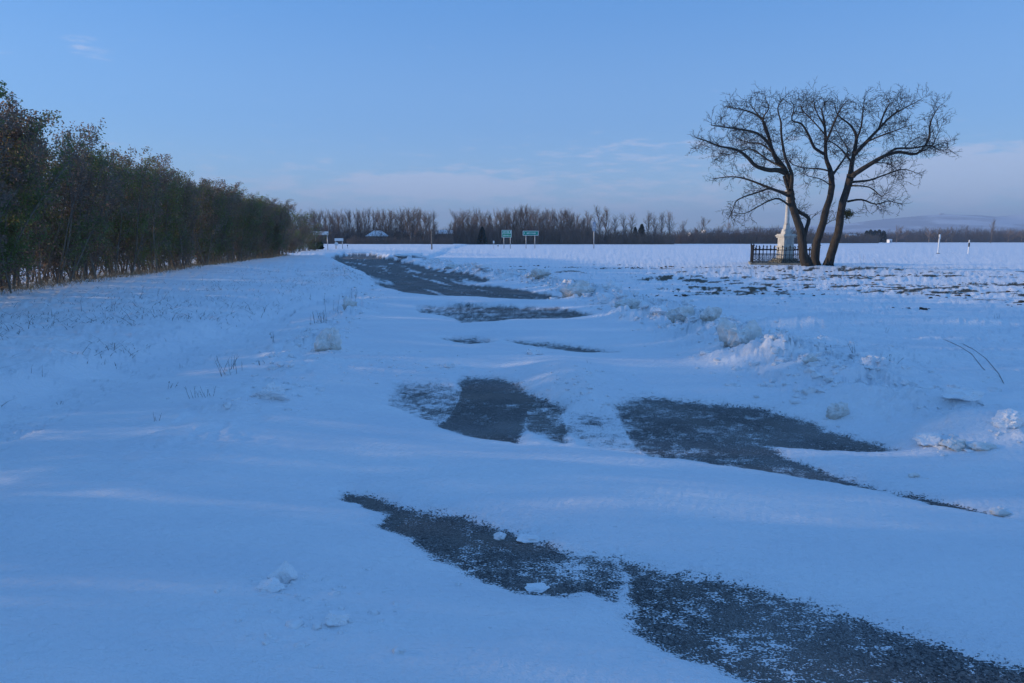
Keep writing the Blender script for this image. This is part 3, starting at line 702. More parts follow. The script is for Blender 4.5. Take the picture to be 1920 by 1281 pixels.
def scatter(pts, sizes, lift=.0, flat=1.0):
    Vs, Fs, n = [], [], 0; z = terrain(np.array([p[0] for p in pts]), np.array([p[1] for p in pts]))[0]
    for (x, y), s, h in zip(pts, sizes, z):
        V, Fa = base_rocks[rg.randrange(6)]; a = rg.uniform(0, 6.28); c, w = math.cos(a), math.sin(a)
        W = np.stack([(V[:, 0] * c - V[:, 1] * w) * s + x, (V[:, 0] * w + V[:, 1] * c) * s + y, V[:, 2] * s * flat + h + lift * s], 1)
        Vs.append(W); Fs.append(Fa + n); n += len(V)
    return np.concatenate(Vs), np.concatenate(Fs)
pts, sz = [], []
while len(pts) < 800:
    y = rg.gauss(40, 1.2) if rg.random() < .5 else rg.uniform(15.5, 34); px = rg.uniform(1000, 1560) if y > 37 else rg.uniform(1180, 1990); x = (px - 960) / 1280 * y
    if rg.random() < .72 and pts: x, y = pts[-1][0] + rg.gauss(0, .35), pts[-1][1] + rg.gauss(0, .16)
    pts.append((x, y)); sz.append((.015 + min(rg.expovariate(45), .09)) * (.95 if y > 37 else .8))
V, Fa = scatter(pts, sz, .15, .7); tag(link_mesh('earth_clods', np_mesh('earth_clods', V, Fa), M['earth']), 'dark clods of frozen earth scattered over the snowy field', 'earth clods', kind='stuff')
CH = [ # px centre, base py, width px, height px, dirty, jag, label
 (1385, 682, 66, 62, 1, .34, 'largest broken block of snow with a forked top and dirty foot'),
 (1275, 624, 38, 34, 1, .40, 'grey crumbly snow lump at the end of a smooth wind drift'),
 (1085, 560, 56, 32, 1, .25, 'broad pale mound of old snow at the tip of the far bare asphalt'),
 (1573, 784, 34, 30, 1, .35, 'small speckled snow block standing alone above the long bare asphalt patch'),
 (617, 672, 38, 52, 1, .40, 'upright dirty snow block on the left road edge'),
 (508, 768, 42, 30, 0, .42, 'flaky pale snow clod on the left, nearer than the upright one'),
 (534, 1110, 42, 42, 0, .30, 'small pointed white snow clod in the smooth left foreground'),
 (630, 1198, 40, 26, 0, .30, 'rounded white snow clod lowest in the left foreground'),
 (508, 1130, 44, 22, 0, .30, 'flat snow crumb just below the pointed clod'),
 (1331, 643, 30, 26, 1, .38, 'brownish snow lump left of the forked block'),
 (1420, 655, 26, 22, 0, .35, 'white snow lump right of the forked block'),
 (1517, 724, 28, 20, 1, .40, 'dirty snow lump at the right tip of a low drift'),
 (1888, 838, 50, 30, 0, .32, 'rounded snow boulder near the right edge of the photo'),
 (1140, 575, 36, 20, 0, .35, 'white snow heap beside the broad pale mound'),
 (1150, 552, 30, 22, 0, .40, 'jagged white snow heap behind the broad pale mound'),
 (1180, 590, 40, 22, 1, .40, 'beige snow lump between the mound and the grey crumbly lump'),
 (1240, 612, 34, 16, 0, .40, 'low white snow lump left of the grey crumbly lump'),
 (1800, 795, 60, 18, 0, .30, 'long flat slab of snow on the right verge'),
 (1740, 838, 46, 26, 0, .35, 'pale snow lump in the verge ridge below the long flat slab'),
 (1790, 850, 44, 22, 1, .35, 'yellowish snow lump at the foot of the verge ridge'),
 (1840, 856, 40, 14, 1, .35, 'brown stained snow lump at the foot of the verge ridge'),
 (1875, 948, 30, 12, 1, .40, 'tiny dirty snow crumb low at the right edge'),
 (1716, 892, 18, 10, 1, .35, 'tiny grey snow crumb alone on the smooth drift at right'),
 (938, 990, 22, 16, 0, .30, 'small white snow clod on the upper edge of the nearest asphalt patch'),
 (990, 992, 46, 13, 0, .35, 'scooped snow flake on the drift above the nearest asphalt patch'),
 (1005, 1082, 44, 10, 0, .30, 'flat snow lump lying on the nearest asphalt patch'),
 (320 + 335, 590, 22, 18, 1, .40, 'small snow lump on the left road edge, far side'),
 (1005, 676, 26, 14, 0, .35, 'small white snow peak at the top of the crumbly pile'),
 (840, 693, 22, 12, 0, .35, 'small snow lump above the half-covered asphalt patch'),
 (1610, 700, 36, 10, 0, .35, 'flat snow lump on the open snow right of the drift tip'),
 (1350, 622, 40, 14, 0, .35, 'low white snow slab behind the forked block'),
 (602, 590, 14, 8, 0, .3, 'little snow crumb beside the dry twiggy weed'),
 (770, 490, 46, 9, 0, .4, 'long low snow heap beside the far bend of the road'),
 (850, 505, 30, 10, 1, .4, 'brownish snow heap right of the far bare asphalt'),
 (965, 527, 44, 14, 0, .4, 'white snow heap above the narrow tip of the far asphalt'),
 (1010, 533, 36, 16, 1, .4, 'cream coloured snow heap between white heap and broad mound'),
 (905, 515, 26, 9, 0, .4, 'small white snow heap on the far right road edge')]
BLK = [c[:3] for c in CH]
# crumbs of broken snow along both ridges
pts, sz = [], []
for i in range(2600):
    y = 6.5 + 42 * rg.random() ** 1.4; x = float(edge(RIGHT, y)) + rg.gauss(.5, .60); pts.append((x, y)); sz.append(min(.01 + rg.expovariate(42), .03 + .006 * y))
for i in range(600):
    y = 6 + 34 * rg.random() ** 1.3; x = float(edge(LEFT, y)) + rg.gauss(-.2, .35); pts.append((x, y)); sz.append(min(.01 + rg.expovariate(60), .03 + .003 * y))
for c, n, sx in (((1080, 762), 300, .5), ((740, 700), 100, .6), ((620, 1200), 60, .22), ((690, 520), 60, 1.2)):
    cx_, cy_ = G(*c)
    for i in range(n): pts.append((cx_ + rg.gauss(0, sx), cy_ + rg.gauss(0, sx))); sz.append(min(.006 + rg.expovariate(130), .035))
for c in BLK:
    cx_, cy_ = G(c[0], c[1], .06); w_ = c[2] * cy_ / 1280
    for i in range(26): pts.append((cx_ + rg.gauss(0, w_ * .6), cy_ + rg.gauss(0, w_ * .45))); sz.append(w_ * min(.02 + rg.expovariate(22), .16))
sdp = terrain(np.array([p[0] for p in pts]), np.array([p[1] for p in pts]))[3]
pts, sz = zip(*[(p, s) for p, s, q in zip(pts, sz, sdp) if q > .10 or rg.random() < .05])
V, Fa = scatter(pts, sz, .0); tag(link_mesh('snow_crumbs', np_mesh('snow_crumbs', V, Fa), M['chunk']), 'crumbs of broken snow lying along the ploughed ridges', 'snow crumbs', kind='stuff')

# ------------------------------------------------------------------ blocks of ploughed snow, each one a thing
for i, (px, py, w, h, dirty, jag, lab) in enumerate(CH):
    x, y = G(px, py, .06); m = y / 1280; sx, sh = w * m / 2 * 1.1, h * m
    g0 = hz(x, y); rg2 = random.Random(300 + i)
    bm = rock(rg2, 4 if h > 20 else 3, jag * 1.25, (sx * 1.12, sx * .85, sh * .62), 1.5, 5)
    if i == 0:      # the fork
        for v in bm.verts:
            f = math.exp(-((v.co.x + .02) / (sx * .38)) ** 2) * max(0, v.co.z) ; v.co.z -= f * .42
            if v.co.z > 0 and abs(v.co.x) > sx * .3: v.co.z *= 1.12
    if i == 6:
        for v in bm.verts:
            if v.co.z > 0: k = 1 - .6 * v.co.z / (sh * .62); v.co.x = v.co.x * k + v.co.z * .25; v.co.y *= k
    me = bpy.data.meshes.new('snow_lump'); bm.to_mesh(me); bm.free()
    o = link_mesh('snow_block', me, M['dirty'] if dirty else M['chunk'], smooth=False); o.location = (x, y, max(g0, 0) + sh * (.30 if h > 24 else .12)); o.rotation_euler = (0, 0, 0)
    tag(o, lab, 'snow block', 'broken blocks of ploughed snow')

# ------------------------------------------------------------------ weeds and twigs in the snow
MINR[0] = .0013
def weed(px, py, hpx, n, lean, lab, leafy=0, seed=0, r=.0028, spread=.25, name='dry_weed', branchy=True):
    rg = random.Random(seed + 900); x, y = G(px, py, .12); z = hz(x, y); m = y / 1280; H = hpx * m
    root = empty(name, (x, y, z)); tag(root, lab, 'weed', 'dry weeds sticking out of the snow'); B = MB(); tips = []
    for i in range(n):
        p = Vector((rg.gauss(0, H * spread), rg.gauss(0, H * spread), -.03)); d = Vector((lean + rg.gauss(0, .22), rg.gauss(0, .25), 1))
        pts = path(rg, p, d, H * rg.uniform(.6, 1.1), 6, .08, -.02 if abs(lean) > .3 else .02); rr = [r * (1.1 - .7 * j / 6) for j in range(7)]
        B.tube(pts, rr, 4); tips.append(pts[-1])
        if branchy: ramify(rg, [B], pts, rr, 0, [(16 / max(H * 4, .6), H * .12, H * .38, .012, (.4, .9), .15, .08, 3)], tips, start=.35)
    B.build('stalks', M['weed'], root)
    if leafy:
        b = MB()
        for i in range(leafy):
            q = rg.choice(tips) + rvec(rg) * H * .035; d = rvec(rg) * max(.006, H * .035); e = d.cross(rvec(rg)).normalized() * d.length * .5; b.poly([q - d, q + e, q + d, q - e])
        b.build('seed_heads', M['weedleaf'], root)['kind'] = 'stuff'
    return root
W = [(598,606,28,16,0,'twiggy dry weed fanning out on the left bank, above the leafy one',0), (515,645,24,3,.1,'dark leafy weed on the left, between the twiggy fan and the thin stalks',26),
 (425,700,40,11,.05,'tuft of thin upright grass stalks on the left',3), (375,742,28,9,-.2,'fan of thin pale stalks nearest in the left snow',0), (318,722,18,4,.1,'small dark seed-head weed left of the fan of stalks',8),
 (297,790,22,3,.1,'tiny forked twig alone on the smooth left snow',0), (68,715,22,2,0,'two short black stubs at the left edge',0), (110,738,12,5,.2,'low flat tuft beside the two black stubs',4),
 (36,650,18,4,.8,'bent dark twig at the left edge of the bank',3), (335,678,14,2,0,'short single stalk in the ditch crease',1), (490,690,16,4,0,'short pair of stalks right of the upright tuft',2),
 (568,628,14,4,.3,'small weed below the twiggy fan',4), (640,582,40,6,.1,'tall pale weeds behind the left road edge',6), (1675,688,24,5,.15,'dense little conical weed on the open snow at right',40),
 (1555,662,14,3,-.5,'dark weed head right of the forked snow block',14), (1600,672,26,3,-.2,'wispy stalk right of the dark weed head',2), (1660,622,16,2,0,'short upright stalk on the smooth snow at right',2),
 (1104,692,12,2,-.1,'tiny sprig on the drift crest below the mid road',1), (1614,498,24,2,-.2,'short black stick right of the three trees',0), (1252,505,22,5,-.1,'forked dry weed out in the field before the far road',0),
 (1645,499,18,3,-.3,'thin curved stem far right of the three trees',0), (1415,520,30,3,0,'thin dry stem before the corner of the iron fence',0), (1868,600,14,3,-.2,'small stalk in the far right snow',2), (660,560,26,5,.1,'pale weeds on the left berm at mid distance',5),
 (212,600,26,4,.1,'dark upright weed below the hedge at left',8), (262,575,22,3,0,'small upright weed close below the hedge',6)]
for i, (px, py, h, n, ln, lab, lf) in enumerate(W):
    y = G(px, py, .12)[1]; weed(px, py, h, n, ln, lab, lf, i, r=.0015 + .00008 * y, spread=.18 if n < 5 else .35)
for i, (c, lab) in enumerate((([(1860,724),(1842,690),(1822,664),(1800,650),(1773,638)], 'long arching dry stem, the left one of the pair at right'), ([(1888,735),(1872,700),(1848,672),(1828,657),(1806,645)], 'long arching dry stem, the right one of the pair at right'))):
    x, y = G(c[0][0], c[0][1], .1); z = hz(x, y); rg = random.Random(60 + i)
    root = empty('arching_stem', (x, y, z)); tag(root, lab, 'weed', 'two arching dry stems')
    pts = [P(px, py, y + .12 * j) - Vector((x, y, z)) for j, (px, py) in enumerate(c)]; pts[0].z = -.05
    B = MB(); B.tube(pts, [.0042, .0038, .0032, .0026, .002], 4); B.build('stalk', M['weed'], root); B2 = MB()
    rr = [.004] * 5; ramify(rg, [B2], pts, rr, 0, [(9, .03, .10, .02, (.3, .7), .1, -.02, 3)], start=.1)
    ramify(rg, [B2], pts[-2:], rr[-2:], 0, [(60, .03, .09, .02, (.1, .4), .1, 0, 3)], start=.1); B2.build('side_twigs', M['weed'], root)['kind'] = 'stuff'

# ------------------------------------------------------------------ road signs and posts
def at(px, Y): x = (px - 960) / 1280 * Y; return x, Y, hz(x, Y)
def hgt(py, Y, z): return (452 - py) / 1280 * Y + CAM_H - z
def board(px0, px1, top, bot, Y, posts, face, lab, kind='road sign', cells=None, letters=(), rim=True):
    x, y, z = at((px0 + px1) / 2, Y); root = empty('road_sign', (x, y, z)); tag(root, lab, kind, None)
    w = (px1 - px0) / 1280 * Y; zt, zb = hgt(top, Y, z), hgt(bot, Y, z)
    b = MB(); b.box((0, 0, (zt + zb) / 2), (w, .05, zt - zb)); b.build('panel', M[face], root)
    if rim:
        b = MB(); t = .07
        b.box((0, -.032, zt - t / 2), (w, .012, t)); b.box((0, -.032, zb + t / 2), (w, .012, t))
        for s in (-1, 1): b.box((s * (w / 2 - t / 2), -.032, (zt + zb) / 2), (t, .012, zt - zb - 2 * t))
        for c in cells or (): b.box((0, -.032, zt - (zt - zb) * c), (w - 2 * t, .012, t * .8))
        b.build('white_border', M['white'], root)
    if letters:
        b = MB(); rg = random.Random(int(px0))
        for u0, u1, vc, hh in letters:
            u = u0
            while u < u1:
                cw = rg.uniform(.08, .15); b.box(((u - .5) * w + cw / 2, -.033, zt - (zt - zb) * vc + rg.uniform(-.02, .02)), (cw, .014, hh * rg.choice((.75, 1, 1.15)))); u += (cw + .10) / w
        b.build('lettering', M['white'], root)
    for p in posts:
        xx = (p - (px0 + px1) / 2) / 1280 * Y; b = MB(); b.tube([Vector((xx, .08, -.3)), Vector((xx, .08, zt - .05))], [.06, .06], 8); b.build('post', M['steel'], root, True)
    return root
board(941, 959.5, 432, 445.5, 118, (945, 957), 'green', 'green direction sign with two lines of white lettering on two posts', cells=(.48,), letters=((.12, .72, .27, .22), (.84, .88, .27, .3), (.15, .55, .74, .22), (.66, .70, .74, .2), (.80, .86, .74, .2)))
board(980, 1009, 433.5, 442, 116, (986, 1002.5), 'teal', 'wide green direction sign with one line of white lettering on two posts', letters=((.08, .11, .5, .22), (.26, .82, .5, .18)))
board(591, 620, 434.5, 441, 96, (595.5, 617.5), 'white', 'wide white place-name sign on two posts near the dusky bushes', rim=False)
board(631, 647, 447, 452, 104, (632.5, 645), 'white', 'small white sign on two posts right of the wide white one', rim=False, letters=())
x, y, z = at(634, 102); root = empty('round_sign', (x, y, z)); tag(root, 'small round white traffic sign in front of the small white board', 'road sign')
b = MB(); n = 20; zc = hgt(457.5, 102, z)
b.tube([Vector((0, 0, zc)), Vector((0, -.03, zc))], [.28, .28], 20); b.build('disc', M['white'], root)
b = MB(); b.tube([Vector((0, .05, -.3)), Vector((0, .05, zc + .2))], [.035, .035], 6); b.build('post', M['steel'], root)
# back of a tall sign
x, y, z = at(1112, 112); root = empty('tall_sign', (x, y, z)); tag(root, 'narrow grey-blue sign turned away on a single tall pole in the field', 'road sign')
b = MB(); b.tube([Vector((0, 0, -.3)), Vector((-.02, 0, hgt(416, 112, z)))], [.075, .07], 8); b.build('pole', M['steel'], root, True)
b = MB(); zt, zb = hgt(417.5, 112, z), hgt(434, 112, z); b.box((-.03, -.10, (zt + zb) / 2), (.5, .04, zt - zb)); b.build('panel', M['signback'], root, bevel=.01)
b = MB(); b.tube([Vector((-.03, -.13, zb + .5)), Vector((-.03, -.13, zb + .75))], [.05, .05], 8); b.tube([Vector((-.03, -.13, zb + .9)), Vector((-.03, -.13, zt - .3))], [.05, .02], 8); b.build('figure', M['white'], root)
# bare pole at the road bend
x, y, z = at(811, 98); root = empty('pole', (x, y, z)); tag(root, 'grey wooden pole with a short cap standing at the road bend', 'pole')
b = MB(); b.tube([Vector((0, 0, -.3)), Vector((.02, 0, hgt(430, 98, z)))], [.10, .08], 8); b.build('shaft', M['wood'], root, True)
b = MB(); zt = hgt(430, 98, z); b.box((.02, 0, zt + .02), (.26, .22, .12)); b.build('cap', M['steel'], root)
# marker posts
def marker(px, top, Y, lab, black=True, w=.13, name='marker_post', group='white marker posts along the far road'):
    x, y, z = at(px, Y); h = hgt(top, Y, z); root = empty(name, (x, y, z), .2); tag(root, lab, 'marker post', group)
    b = MB(); b.box((0, 0, h / 2 - .1), (w, w * .8, h + .2)); b.build('post', M['white'], root, bevel=.01)
    if black: b = MB(); b.box((0, 0, h * .68), (w + .012, w * .8 + .012, h * .30)); b.build('black_band', M['black'], root)
    b = MB(); b.box((0, 0, h + .03), (w + .02, w * .8 + .02, .06), taper=.4); b.build('cap', M['white'], root)
marker(1808.5, 451, 84, 'white marker post with a black band, right of the plain white post', w=.12)
marker(934, 459, 112, 'white marker post with a black band left of the two-line green sign')
marker(654.5, 458, 108, 'white marker post with a black band right of the small white sign')
x, y, z = at(1752.5, 84); root = empty('white_post', (x, y, z), 0); tag(root, 'tall plain white post with a widened top in the snow at right', 'post')
b = MB(); hh = hgt(440, 84, z); b.box((0, 0, hh * .4), (.13, .11, hh * .8 + .3)); b.build('shaft', M['white'], root, bevel=.01)
b = MB(); b.box((.03, 0, hh * .89), (.19, .13, hh * .22)); b.build('head', M['white'], root, bevel=.01)
b = MB(); b.box((0, 0, .0), (.5, .35, .16), taper=.6); b.build('foot', M['earth'], root, bevel=.03)
x, y, z = at(926, 114); root = empty('kilometre_post', (x, y, z)); tag(root, 'thin post with a small white plate left of the banded marker post', 'post')
b = MB(); b.tube([Vector((0, 0, -.2)), Vector((0, 0, hgt(452, 114, z)))], [.035, .035], 6); b.build('shaft', M['steel'], root)
b = MB(); b.box((0, -.05, hgt(454, 114, z)), (.25, .03, .42)); b.build('plate', M['white'], root)

# ------------------------------------------------------------------ far trees
MINR[0] = .010
def far_tree(seed, H, shape):
    rg = random.Random(seed); tr = MB(); cr = MB()
    if shape == 'round':
        n, sp, t0 = 9, (.35, .95), .18
    elif shape == 'poplar':
        n, sp, t0 = 12, (.12, .35), .12
    else:
        n, sp, t0 = 9, (.2, .6), .3
    pts = path(rg, Vector((0, 0, -.3)), Vector((rg.gauss(0, .05), 0, 1)), H * .93, 8, .06, .04); r0 = H * .013; rr = [r0 * (1 - .95 * i / 8) + .012 for i in range(9)]; tr.tube(pts, rr, 6)
    for i in range(n):
        f = t0 + (.85 - t0) * i / n; j = f * 8; p = pts[int(j)].lerp(pts[int(j) + 1], j % 1)
        ln = H * (.42 if shape == 'round' else .34 if shape != 'poplar' else .25) * (1.15 - .6 * f) * rg.uniform(.8, 1.2)
        q = path(rg, p, side_dir(rg, Vector((0, 0, 1)), rg.uniform(*sp) + .2), ln, 5, .14, .12); r1 = [max(.022, r0 * .45 * (1 - .8 * k / 5)) for k in range(6)]; tr.tube(q, r1, 4)
        ramify(rg, [cr, cr], q, r1, 0, [(3.2, H * .08, H * .2, .017, (.3, .9), .18, .14, 3), (9.0, H * .04, H * .10, .022, (.3, .9), .25, .08, 3)], start=.2)
    ramify(rg, [cr, cr], pts, rr, 0, [(2.6, H * .08, H * .18, .017, (.4, 1.0), .18, .14, 3), (9.0, H * .04, H * .10, .022, (.3, .9), .25, .08, 3)], start=.3)
    zm = max(v[2] for v in cr.v); f = H / zm
    tr.v = [(v[0] * f, v[1] * f, v[2] * f) for v in tr.v]; cr.v = [(v[0] * f, v[1] * f, v[2] * f) for v in cr.v]
    return tr.mesh('trunk'), cr.mesh('crown')
FT = [far_tree(i, 13, s) for i, s in enumerate(('round', 'tall', 'poplar', 'round', 'tall', 'tall', 'poplar'))]
def ftree(px, top, Y, v, lab, grp, wid=1.0, z=.05):
    x = (px - 960) / 1280 * Y; H = ((452 - top) / 1280 * Y + CAM_H) * 1.10; s = H / 13.0
    root = empty('bare_tree', (x, Y, z), random.uniform(0, 6.28)); root.scale = (s * wid, s * wid, s)
    tag(root, lab, 'tree', grp)
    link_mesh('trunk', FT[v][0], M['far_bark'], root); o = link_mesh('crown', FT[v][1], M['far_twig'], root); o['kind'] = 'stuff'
    return root
def topline(px, T): return float(np.interp(px, [a for a, b in T], [b for a, b in T]))
T1 = [(530, 396), (560, 402), (585, 402), (605, 390), (620, 400), (640, 396), (670, 394), (690, 393), (720, 396), (745, 400), (770, 393), (795, 397), (815, 398), (822, 415), (835, 418)]
rg = random.Random(22); random.seed(9); px = 528
while px < 806:
    ftree(px + rg.uniform(-2, 2), topline(px, T1) + rg.uniform(-2, 9), rg.uniform(270, 300), rg.choice((0, 0, 3, 3, 1, 4)), 'one of the bare trees around the white-roofed houses at the end of the road', 'bare trees around the far houses', rg.uniform(.85, 1.15)); px += rg.uniform(4.5, 8)
ftree(773, 393, 262, 0, 'broad round-crowned bare tree right of the white gable', 'bare trees around the far houses', 1.15)
ftree(795, 398, 262, 3, 'broad bare tree next to the round-crowned one, nearest the pole', 'bare trees around the far houses', 1.1)
ftree(814, 398, 262, 1, 'slim bare tree standing just above the grey pole', 'bare trees around the far houses', .6)
ftree(843, 417, 270, 2, 'low pointed bare tree in the gap between the two woods', 'bare trees around the far houses', 1.0)
T2 = [(850, 404), (865, 396), (880, 396), (900, 394), (925, 396), (945, 392), (975, 391), (1005, 391), (1020, 397), (1035, 392), (1060, 394), (1080, 402), (1100, 402), (1110, 408)]
px = 852
while px < 1106:
    ftree(px + rg.uniform(-2, 2), topline(px, T2) + rg.uniform(-3, 12), rg.uniform(285, 325), rg.choice((0, 3, 1, 4, 5, 0)), 'one of the bare trees of the dense wood behind the green signs', 'trees of the wood behind the green signs', rg.uniform(.85, 1.15)); px += rg.uniform(3.6, 6)
for px, top, lab in ((1122, 390, 'tallest lone bare tree right of the narrow grey-blue sign'), (1133, 391, 'tall bare tree twinned with the lone tallest one'), (1152, 406, 'short bare tree between the tall twins and the wide pair'), (1168, 403, 'bare tree left of the dark conifer top'), (1180, 402, 'bare tree directly left of the dark conifer'), (1210, 401, 'bare tree right of the dark conifer, first of four'),
                 (1224, 403, 'bare tree right of the dark conifer, second of four'), (1238, 401, 'bare tree right of the dark conifer, third of four'), (1250, 400, 'bare tree right of the dark conifer, last of four'), (1275, 415, 'small lone bare tree between the wood and the factory'), (1318, 410, 'bare tree left of the white factory'), (1358, 418, 'bare tree right of the white factory'), (1345, 424, 'low bare tree in front of the white factory'), (1300, 428, 'low bare tree left of the factory, in the scrub')):
    ftree(px, top, 300 if px < 1260 else 380, (2, 4, 1, 5)[int(px) % 4] if px < 1300 else 0, lab, 'separate bare trees right of the wood', 1.2)
for px, top, Y, w, lab in ((1673, 424, 560, 1.5, 'round pinkish bare tree right of the dark green conifers'), (1848, 413, 420, .8, 'thin lone bare tree sticking up at the far right'), (1733, 429, 600, 1.6, 'wide bare tree left of the plain white post'), (1750, 428, 600, 1.6, 'wide bare tree behind the plain white post'), (1765, 428, 600, 1.4, 'wide bare tree right behind the plain white post'), (1776, 426, 600, 1.0, 'narrow bare tree right of the plain white post'), (1800, 424, 700, .8, 'thin bare tree above the marker post at right'), (1880, 430, 620, 1.5, 'bare tree at the far right, near the edge'), (1905, 432, 620, 1.5, 'bare tree at the far right edge'), (1560, 437, 640, 1.4, 'small bare tree seen right of the three trunks')):
    ftree(px, top, Y, 3 if w > 1.2 else 1, lab, 'scattered bare trees across the far plain', w)
# scrub below the woods: one mass
def scrub(name, segs, mat, lab, n, seed, hk=.5):
    rg = random.Random(seed); B = MB()
    for px0, px1, t0, t1, Y0, Y1 in segs:
        for i in range(int(n * (px1 - px0))):
            px = rg.uniform(px0, px1); Y = rg.uniform(Y0, Y1); x = (px - 960) / 1280 * Y; top = t0 + (t1 - t0) * (px - px0) / (px1 - px0); top += 8 * (mnoise.noise(Vector((px * .11, seed, 0)))) + 2.5 * mnoise.noise(Vector((px * .5, seed, 0)))
            H = max(1.0, (452 - top) / 1280 * Y + CAM_H) * rg.uniform(.45, 1.0); m = Y / 1280
            p = Vector((x, Y, -.1)); d = Vector((rg.gauss(0, .28), rg.gauss(0, .2), 1)); r = m * .28
            q = path(rg, p, d, H, 3, .12, .03); B.tube(q, [r, r * .8, r * .6, r * .25], 3, cap=False)
            for k in range(3):
                c = q[rg.randrange(1, 4)]; q2 = path(rg, c, Vector((rg.gauss(0, .6), rg.gauss(0, .4), 1)), H * .3, 2, .15, .05); B.tube(q2, [r * .6, r * .5, r * .2], 3, cap=False)
    tag(B.build(name, mat), lab, 'scrub', kind='stuff')
scrub('undergrowth', [(520, 650, 424, 430, 262, 300), (650, 850, 428, 434, 268, 305), (655, 850, 446.5, 448, 248, 260), (850, 1110, 425, 425, 280, 320), (1100, 1260, 434, 437, 280, 310)], M['scrub'], 'brown undergrowth filling the foot of the far woods', 17, 1)
scrub('hedgerow_scrub', [(1255, 1400, 436, 432, 330, 380), (1400, 1520, 430, 432, 330, 380), (1520, 1640, 440, 440, 420, 480)], M['scrub'], 'low reddish brown scrub across the plain behind the monument', 16, 2)
scrub('distant_wood', [(1500, 1700, 440, 437, 700, 800), (1690, 1960, 434, 437, 640, 760), (1960, 2300, 437, 436, 640, 760)], M['far_scrub'], 'thin dark line of distant wood below the hills', 13, 3)
scrub('low_ridge_wood', [(1600, 1790, 440, 431, 1500, 1700), (1790, 1960, 430, 434, 1500, 1700), (1960, 2300, 434, 430, 1500, 1700), (1300, 1600, 444, 441, 1500, 1700)], M['far_scrub'], 'bluish forest ridge between the distant wood and the hills', 7, 4)
# conifers
def conifer(px, top, Y, w, lab, round_=False, n=900):
    x = (px - 960) / 1280 * Y; H = (452 - top) / 1280 * Y + CAM_H; rg = random.Random(int(px * 3)); root = empty('conifer', (x, Y, .05)); tag(root, lab, 'conifer', 'dark evergreens in the distance')
    B = MB(); W_ = w / 1280 * Y / 2
    for i in range(n):
        f = rg.random() ** .8; z = H * (.06 + .92 * f); rmax = W_ * ((math.sqrt(max(0, 1 - (f * 1.0) ** 2.2))) if round_ else (1 - f) ** .75 + .04); a = rg.uniform(0, 6.283); r = rmax * rg.uniform(.35, 1.05)
        q = Vector((r * math.cos(a), r * math.sin(a), z)); d = (Vector((math.cos(a), math.sin(a), -.25)) + rvec(rg) * .4).normalized() * W_ * .20; e = d.cross(rvec(rg)).normalized() * W_ * .12
        B.poly([q - d, q + e, q + d, q - e])
    B.build('foliage', M['conifer'], root)['kind'] = 'stuff'
    b = MB(); b.tube([Vector((0, 0, -.2)), Vector((0, 0, H * .9))], [W_ * .08, .03], 6); b.build('trunk', M['far_bark'], root)
conifer(597, 447, 100, 26, 'dark evergreen bush behind the wide white sign', True, 1500)
conifer(1200, 421, 296, 22, 'dark green conifer among the bare trees right of the wood'); conifer(1188, 426, 298, 16, 'smaller dark conifer leaning against the left of the larger one')
conifer(905, 426, 279, 20, 'dusky conifer in the wood left of the two-line green sign')
for i, (px, top) in enumerate(((1617, 433), (1624, 431), (1632, 432), (1640, 431), (1648, 433))):
    conifer(px, top, 470, 12, ('leftmost of the five dark green conifers under the hills', 'second from left of the five dark green conifers under the hills', 'middle one of the five dark green conifers under the hills', 'fourth from left of the five dark green conifers under the hills', 'rightmost of the five dark green conifers under the hills')[i], True, 700)

# ------------------------------------------------------------------ far buildings
def house(px, Y, w, d, hw, hr, rz, lab, wall='plaster', hip=.0, chim=True, z=0.0, win=3):
    x = (px - 960) / 1280 * Y; root = empty('house', (x, Y, z), rz); tag(root, lab, 'house')
    b = MB(); b.box((0, 0, hw / 2), (w, d, hw))
    if not hip: b.poly([(-w / 2, -d / 2, hw), (-w / 2, d / 2, hw), (-w / 2, 0, hw + hr)]); b.poly([(w / 2, d / 2, hw), (w / 2, -d / 2, hw), (w / 2, 0, hw + hr)])
    b.build('wall', M[wall], root); e = .4; b = MB(); hx = w / 2 - hip; t = .18
    for o in (0, 1):
        zz = t * (1 - o)
        A = [(-w / 2 - e, -d / 2 - e, hw - .1 + zz), (w / 2 + e, -d / 2 - e, hw - .1 + zz), (w / 2 + e, d / 2 + e, hw - .1 + zz), (-w / 2 - e, d / 2 + e, hw - .1 + zz), (-hx - (e if not hip else 0), 0, hw + hr + zz + .05), (hx + (e if not hip else 0), 0, hw + hr + zz + .05)]
        fs = [(0, 1, 5, 4), (2, 3, 4, 5), (1, 2, 5), (3, 0, 4)] if hip else [(0, 1, 5, 4), (2, 3, 4, 5)]
        for f in fs: b.poly([A[i] for i in (f if not o else f[::-1])])
    rf = b.build('roof', M['far_snow'], root)
    if chim: b = MB(); b.box((w * .15, .4, hw + hr * .9 + .3), (.5, .5, 1.3)); b.build('chimney', M['brick'], rf)
    for i in range(win):
        xx = (-.5 + (i + .5) / win) * w * .8; b = MB(); b.box((xx, -d / 2 - .02, hw * .52), (1.1, .08, 1.3)); f = b.build('window', M['white'], root); b = MB(); b.box((xx, -d / 2 - .065, hw * .52), (.9, .03, 1.1)); b.build('pane', M['pane'], f)
house(711, 274, 8.0, 7.5, 3.5, 2.0, .1, 'low house with a snow-covered hipped roof among the far bare trees', hip=2.6)
house(760, 288, 6.0, 9, 3.2, 2.5, 1.1, 'house with a steep white gable left of the round-crowned bare tree', chim=False)
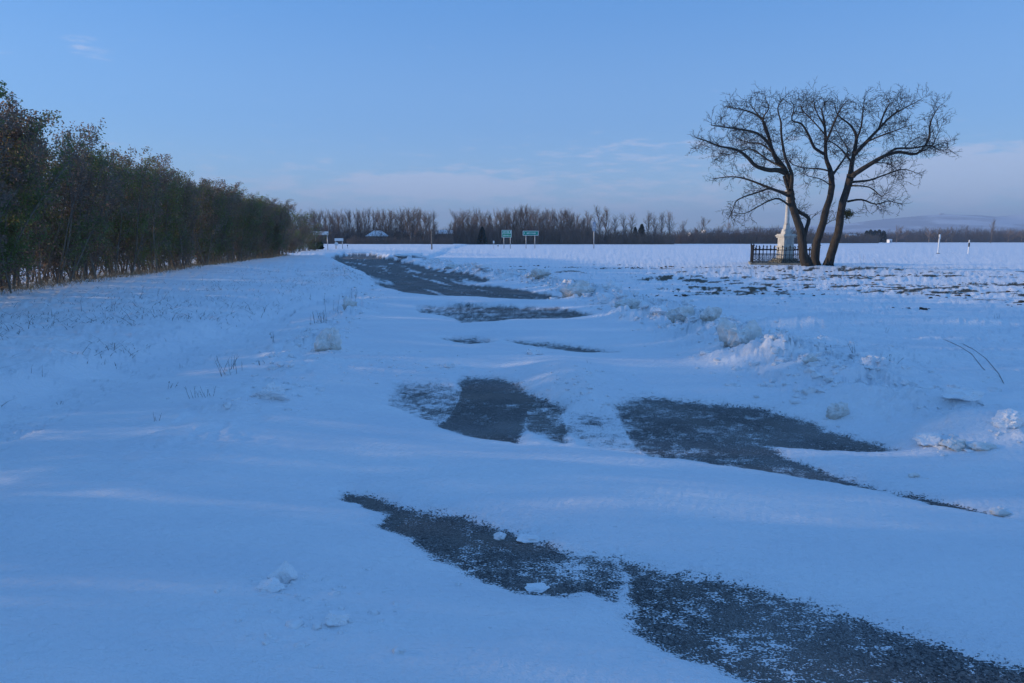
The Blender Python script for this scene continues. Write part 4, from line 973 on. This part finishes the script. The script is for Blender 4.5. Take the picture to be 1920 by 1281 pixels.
house(836, 290, 6.0, 6, 4.6, 1.3, 0, 'small brown shed house with a white roof edge behind the grey pole', 'wood', chim=False, win=1)
house(1590, 500, 8, 6, 5.2, 1.2, .2, 'small beige building left of the five conifers', win=2, chim=False)
house(1660, 540, 2.2, 3, 2.4, .5, .2, 'small white building right of the five conifers', 'factory', win=1, chim=False)
x = (1337 - 960) / 1280 * 620; root = empty('factory', (x, 620, 0)); tag(root, 'long low white factory seen above the scrub left of the monument', 'factory')
b = MB(); b.box((0, 0, 5.5), (22, 14, 11)); b.box((-17, 2, 4.4), (12, 10, 8.8)); b.build('hall', M['factory'], root)
b = MB(); b.box((0, 0, 11.15), (22.4, 14.4, .3)); b.box((-17, 2, 8.95), (12.4, 10.4, .3)); b.build('roof', M['far_snow'], root)
for i in range(5): b = MB(); b.box((-8.5 + i * 4.2, -7.03, 8), (2.4, .06, 1.2)); b.build('window', M['pane'], root)
# low stone heap and snowbank glints on the far road
# hut and mast on the summit
x = (1751 - 960) / 1280 * D; zt = (452 - 403.5) / 1280 * D + 2; root = empty('summit_hut', (x, D - 10, zt - 2)); tag(root, 'tiny dark building on the highest hill top at the far right', 'building')
b = MB(); b.box((0, 0, 5), (36, 20, 12)); b.build('wall', M['wood'], root); b = MB(); b.box((0, 0, 11.6), (38, 22, 1.0)); b.build('roof', M['far_snow'], root)

# ------------------------------------------------------------------ air
b = MB(); x0, x1, y0, y1, z0, z1 = -5200, 9500, -350, 9000, -4.0, 360
b.box(((x0 + x1) / 2, (y0 + y1) / 2, (z0 + z1) / 2), (x1 - x0, y1 - y0, z1 - z0))
hm = bpy.data.materials.new('air'); hm.use_nodes = True; t = hm.node_tree; t.nodes.clear()
pv = N(t, 'ShaderNodeVolumePrincipled'); pv.inputs['Color'].default_value = (.50, .68, .98, 1); pv.inputs['Density'].default_value = 2.1e-4; pv.inputs['Anisotropy'].default_value = .0
ou = N(t, 'ShaderNodeOutputMaterial'); L(t, pv.outputs[0], ou.inputs['Volume'])
tag(b.build('haze', hm), kind='stuff')
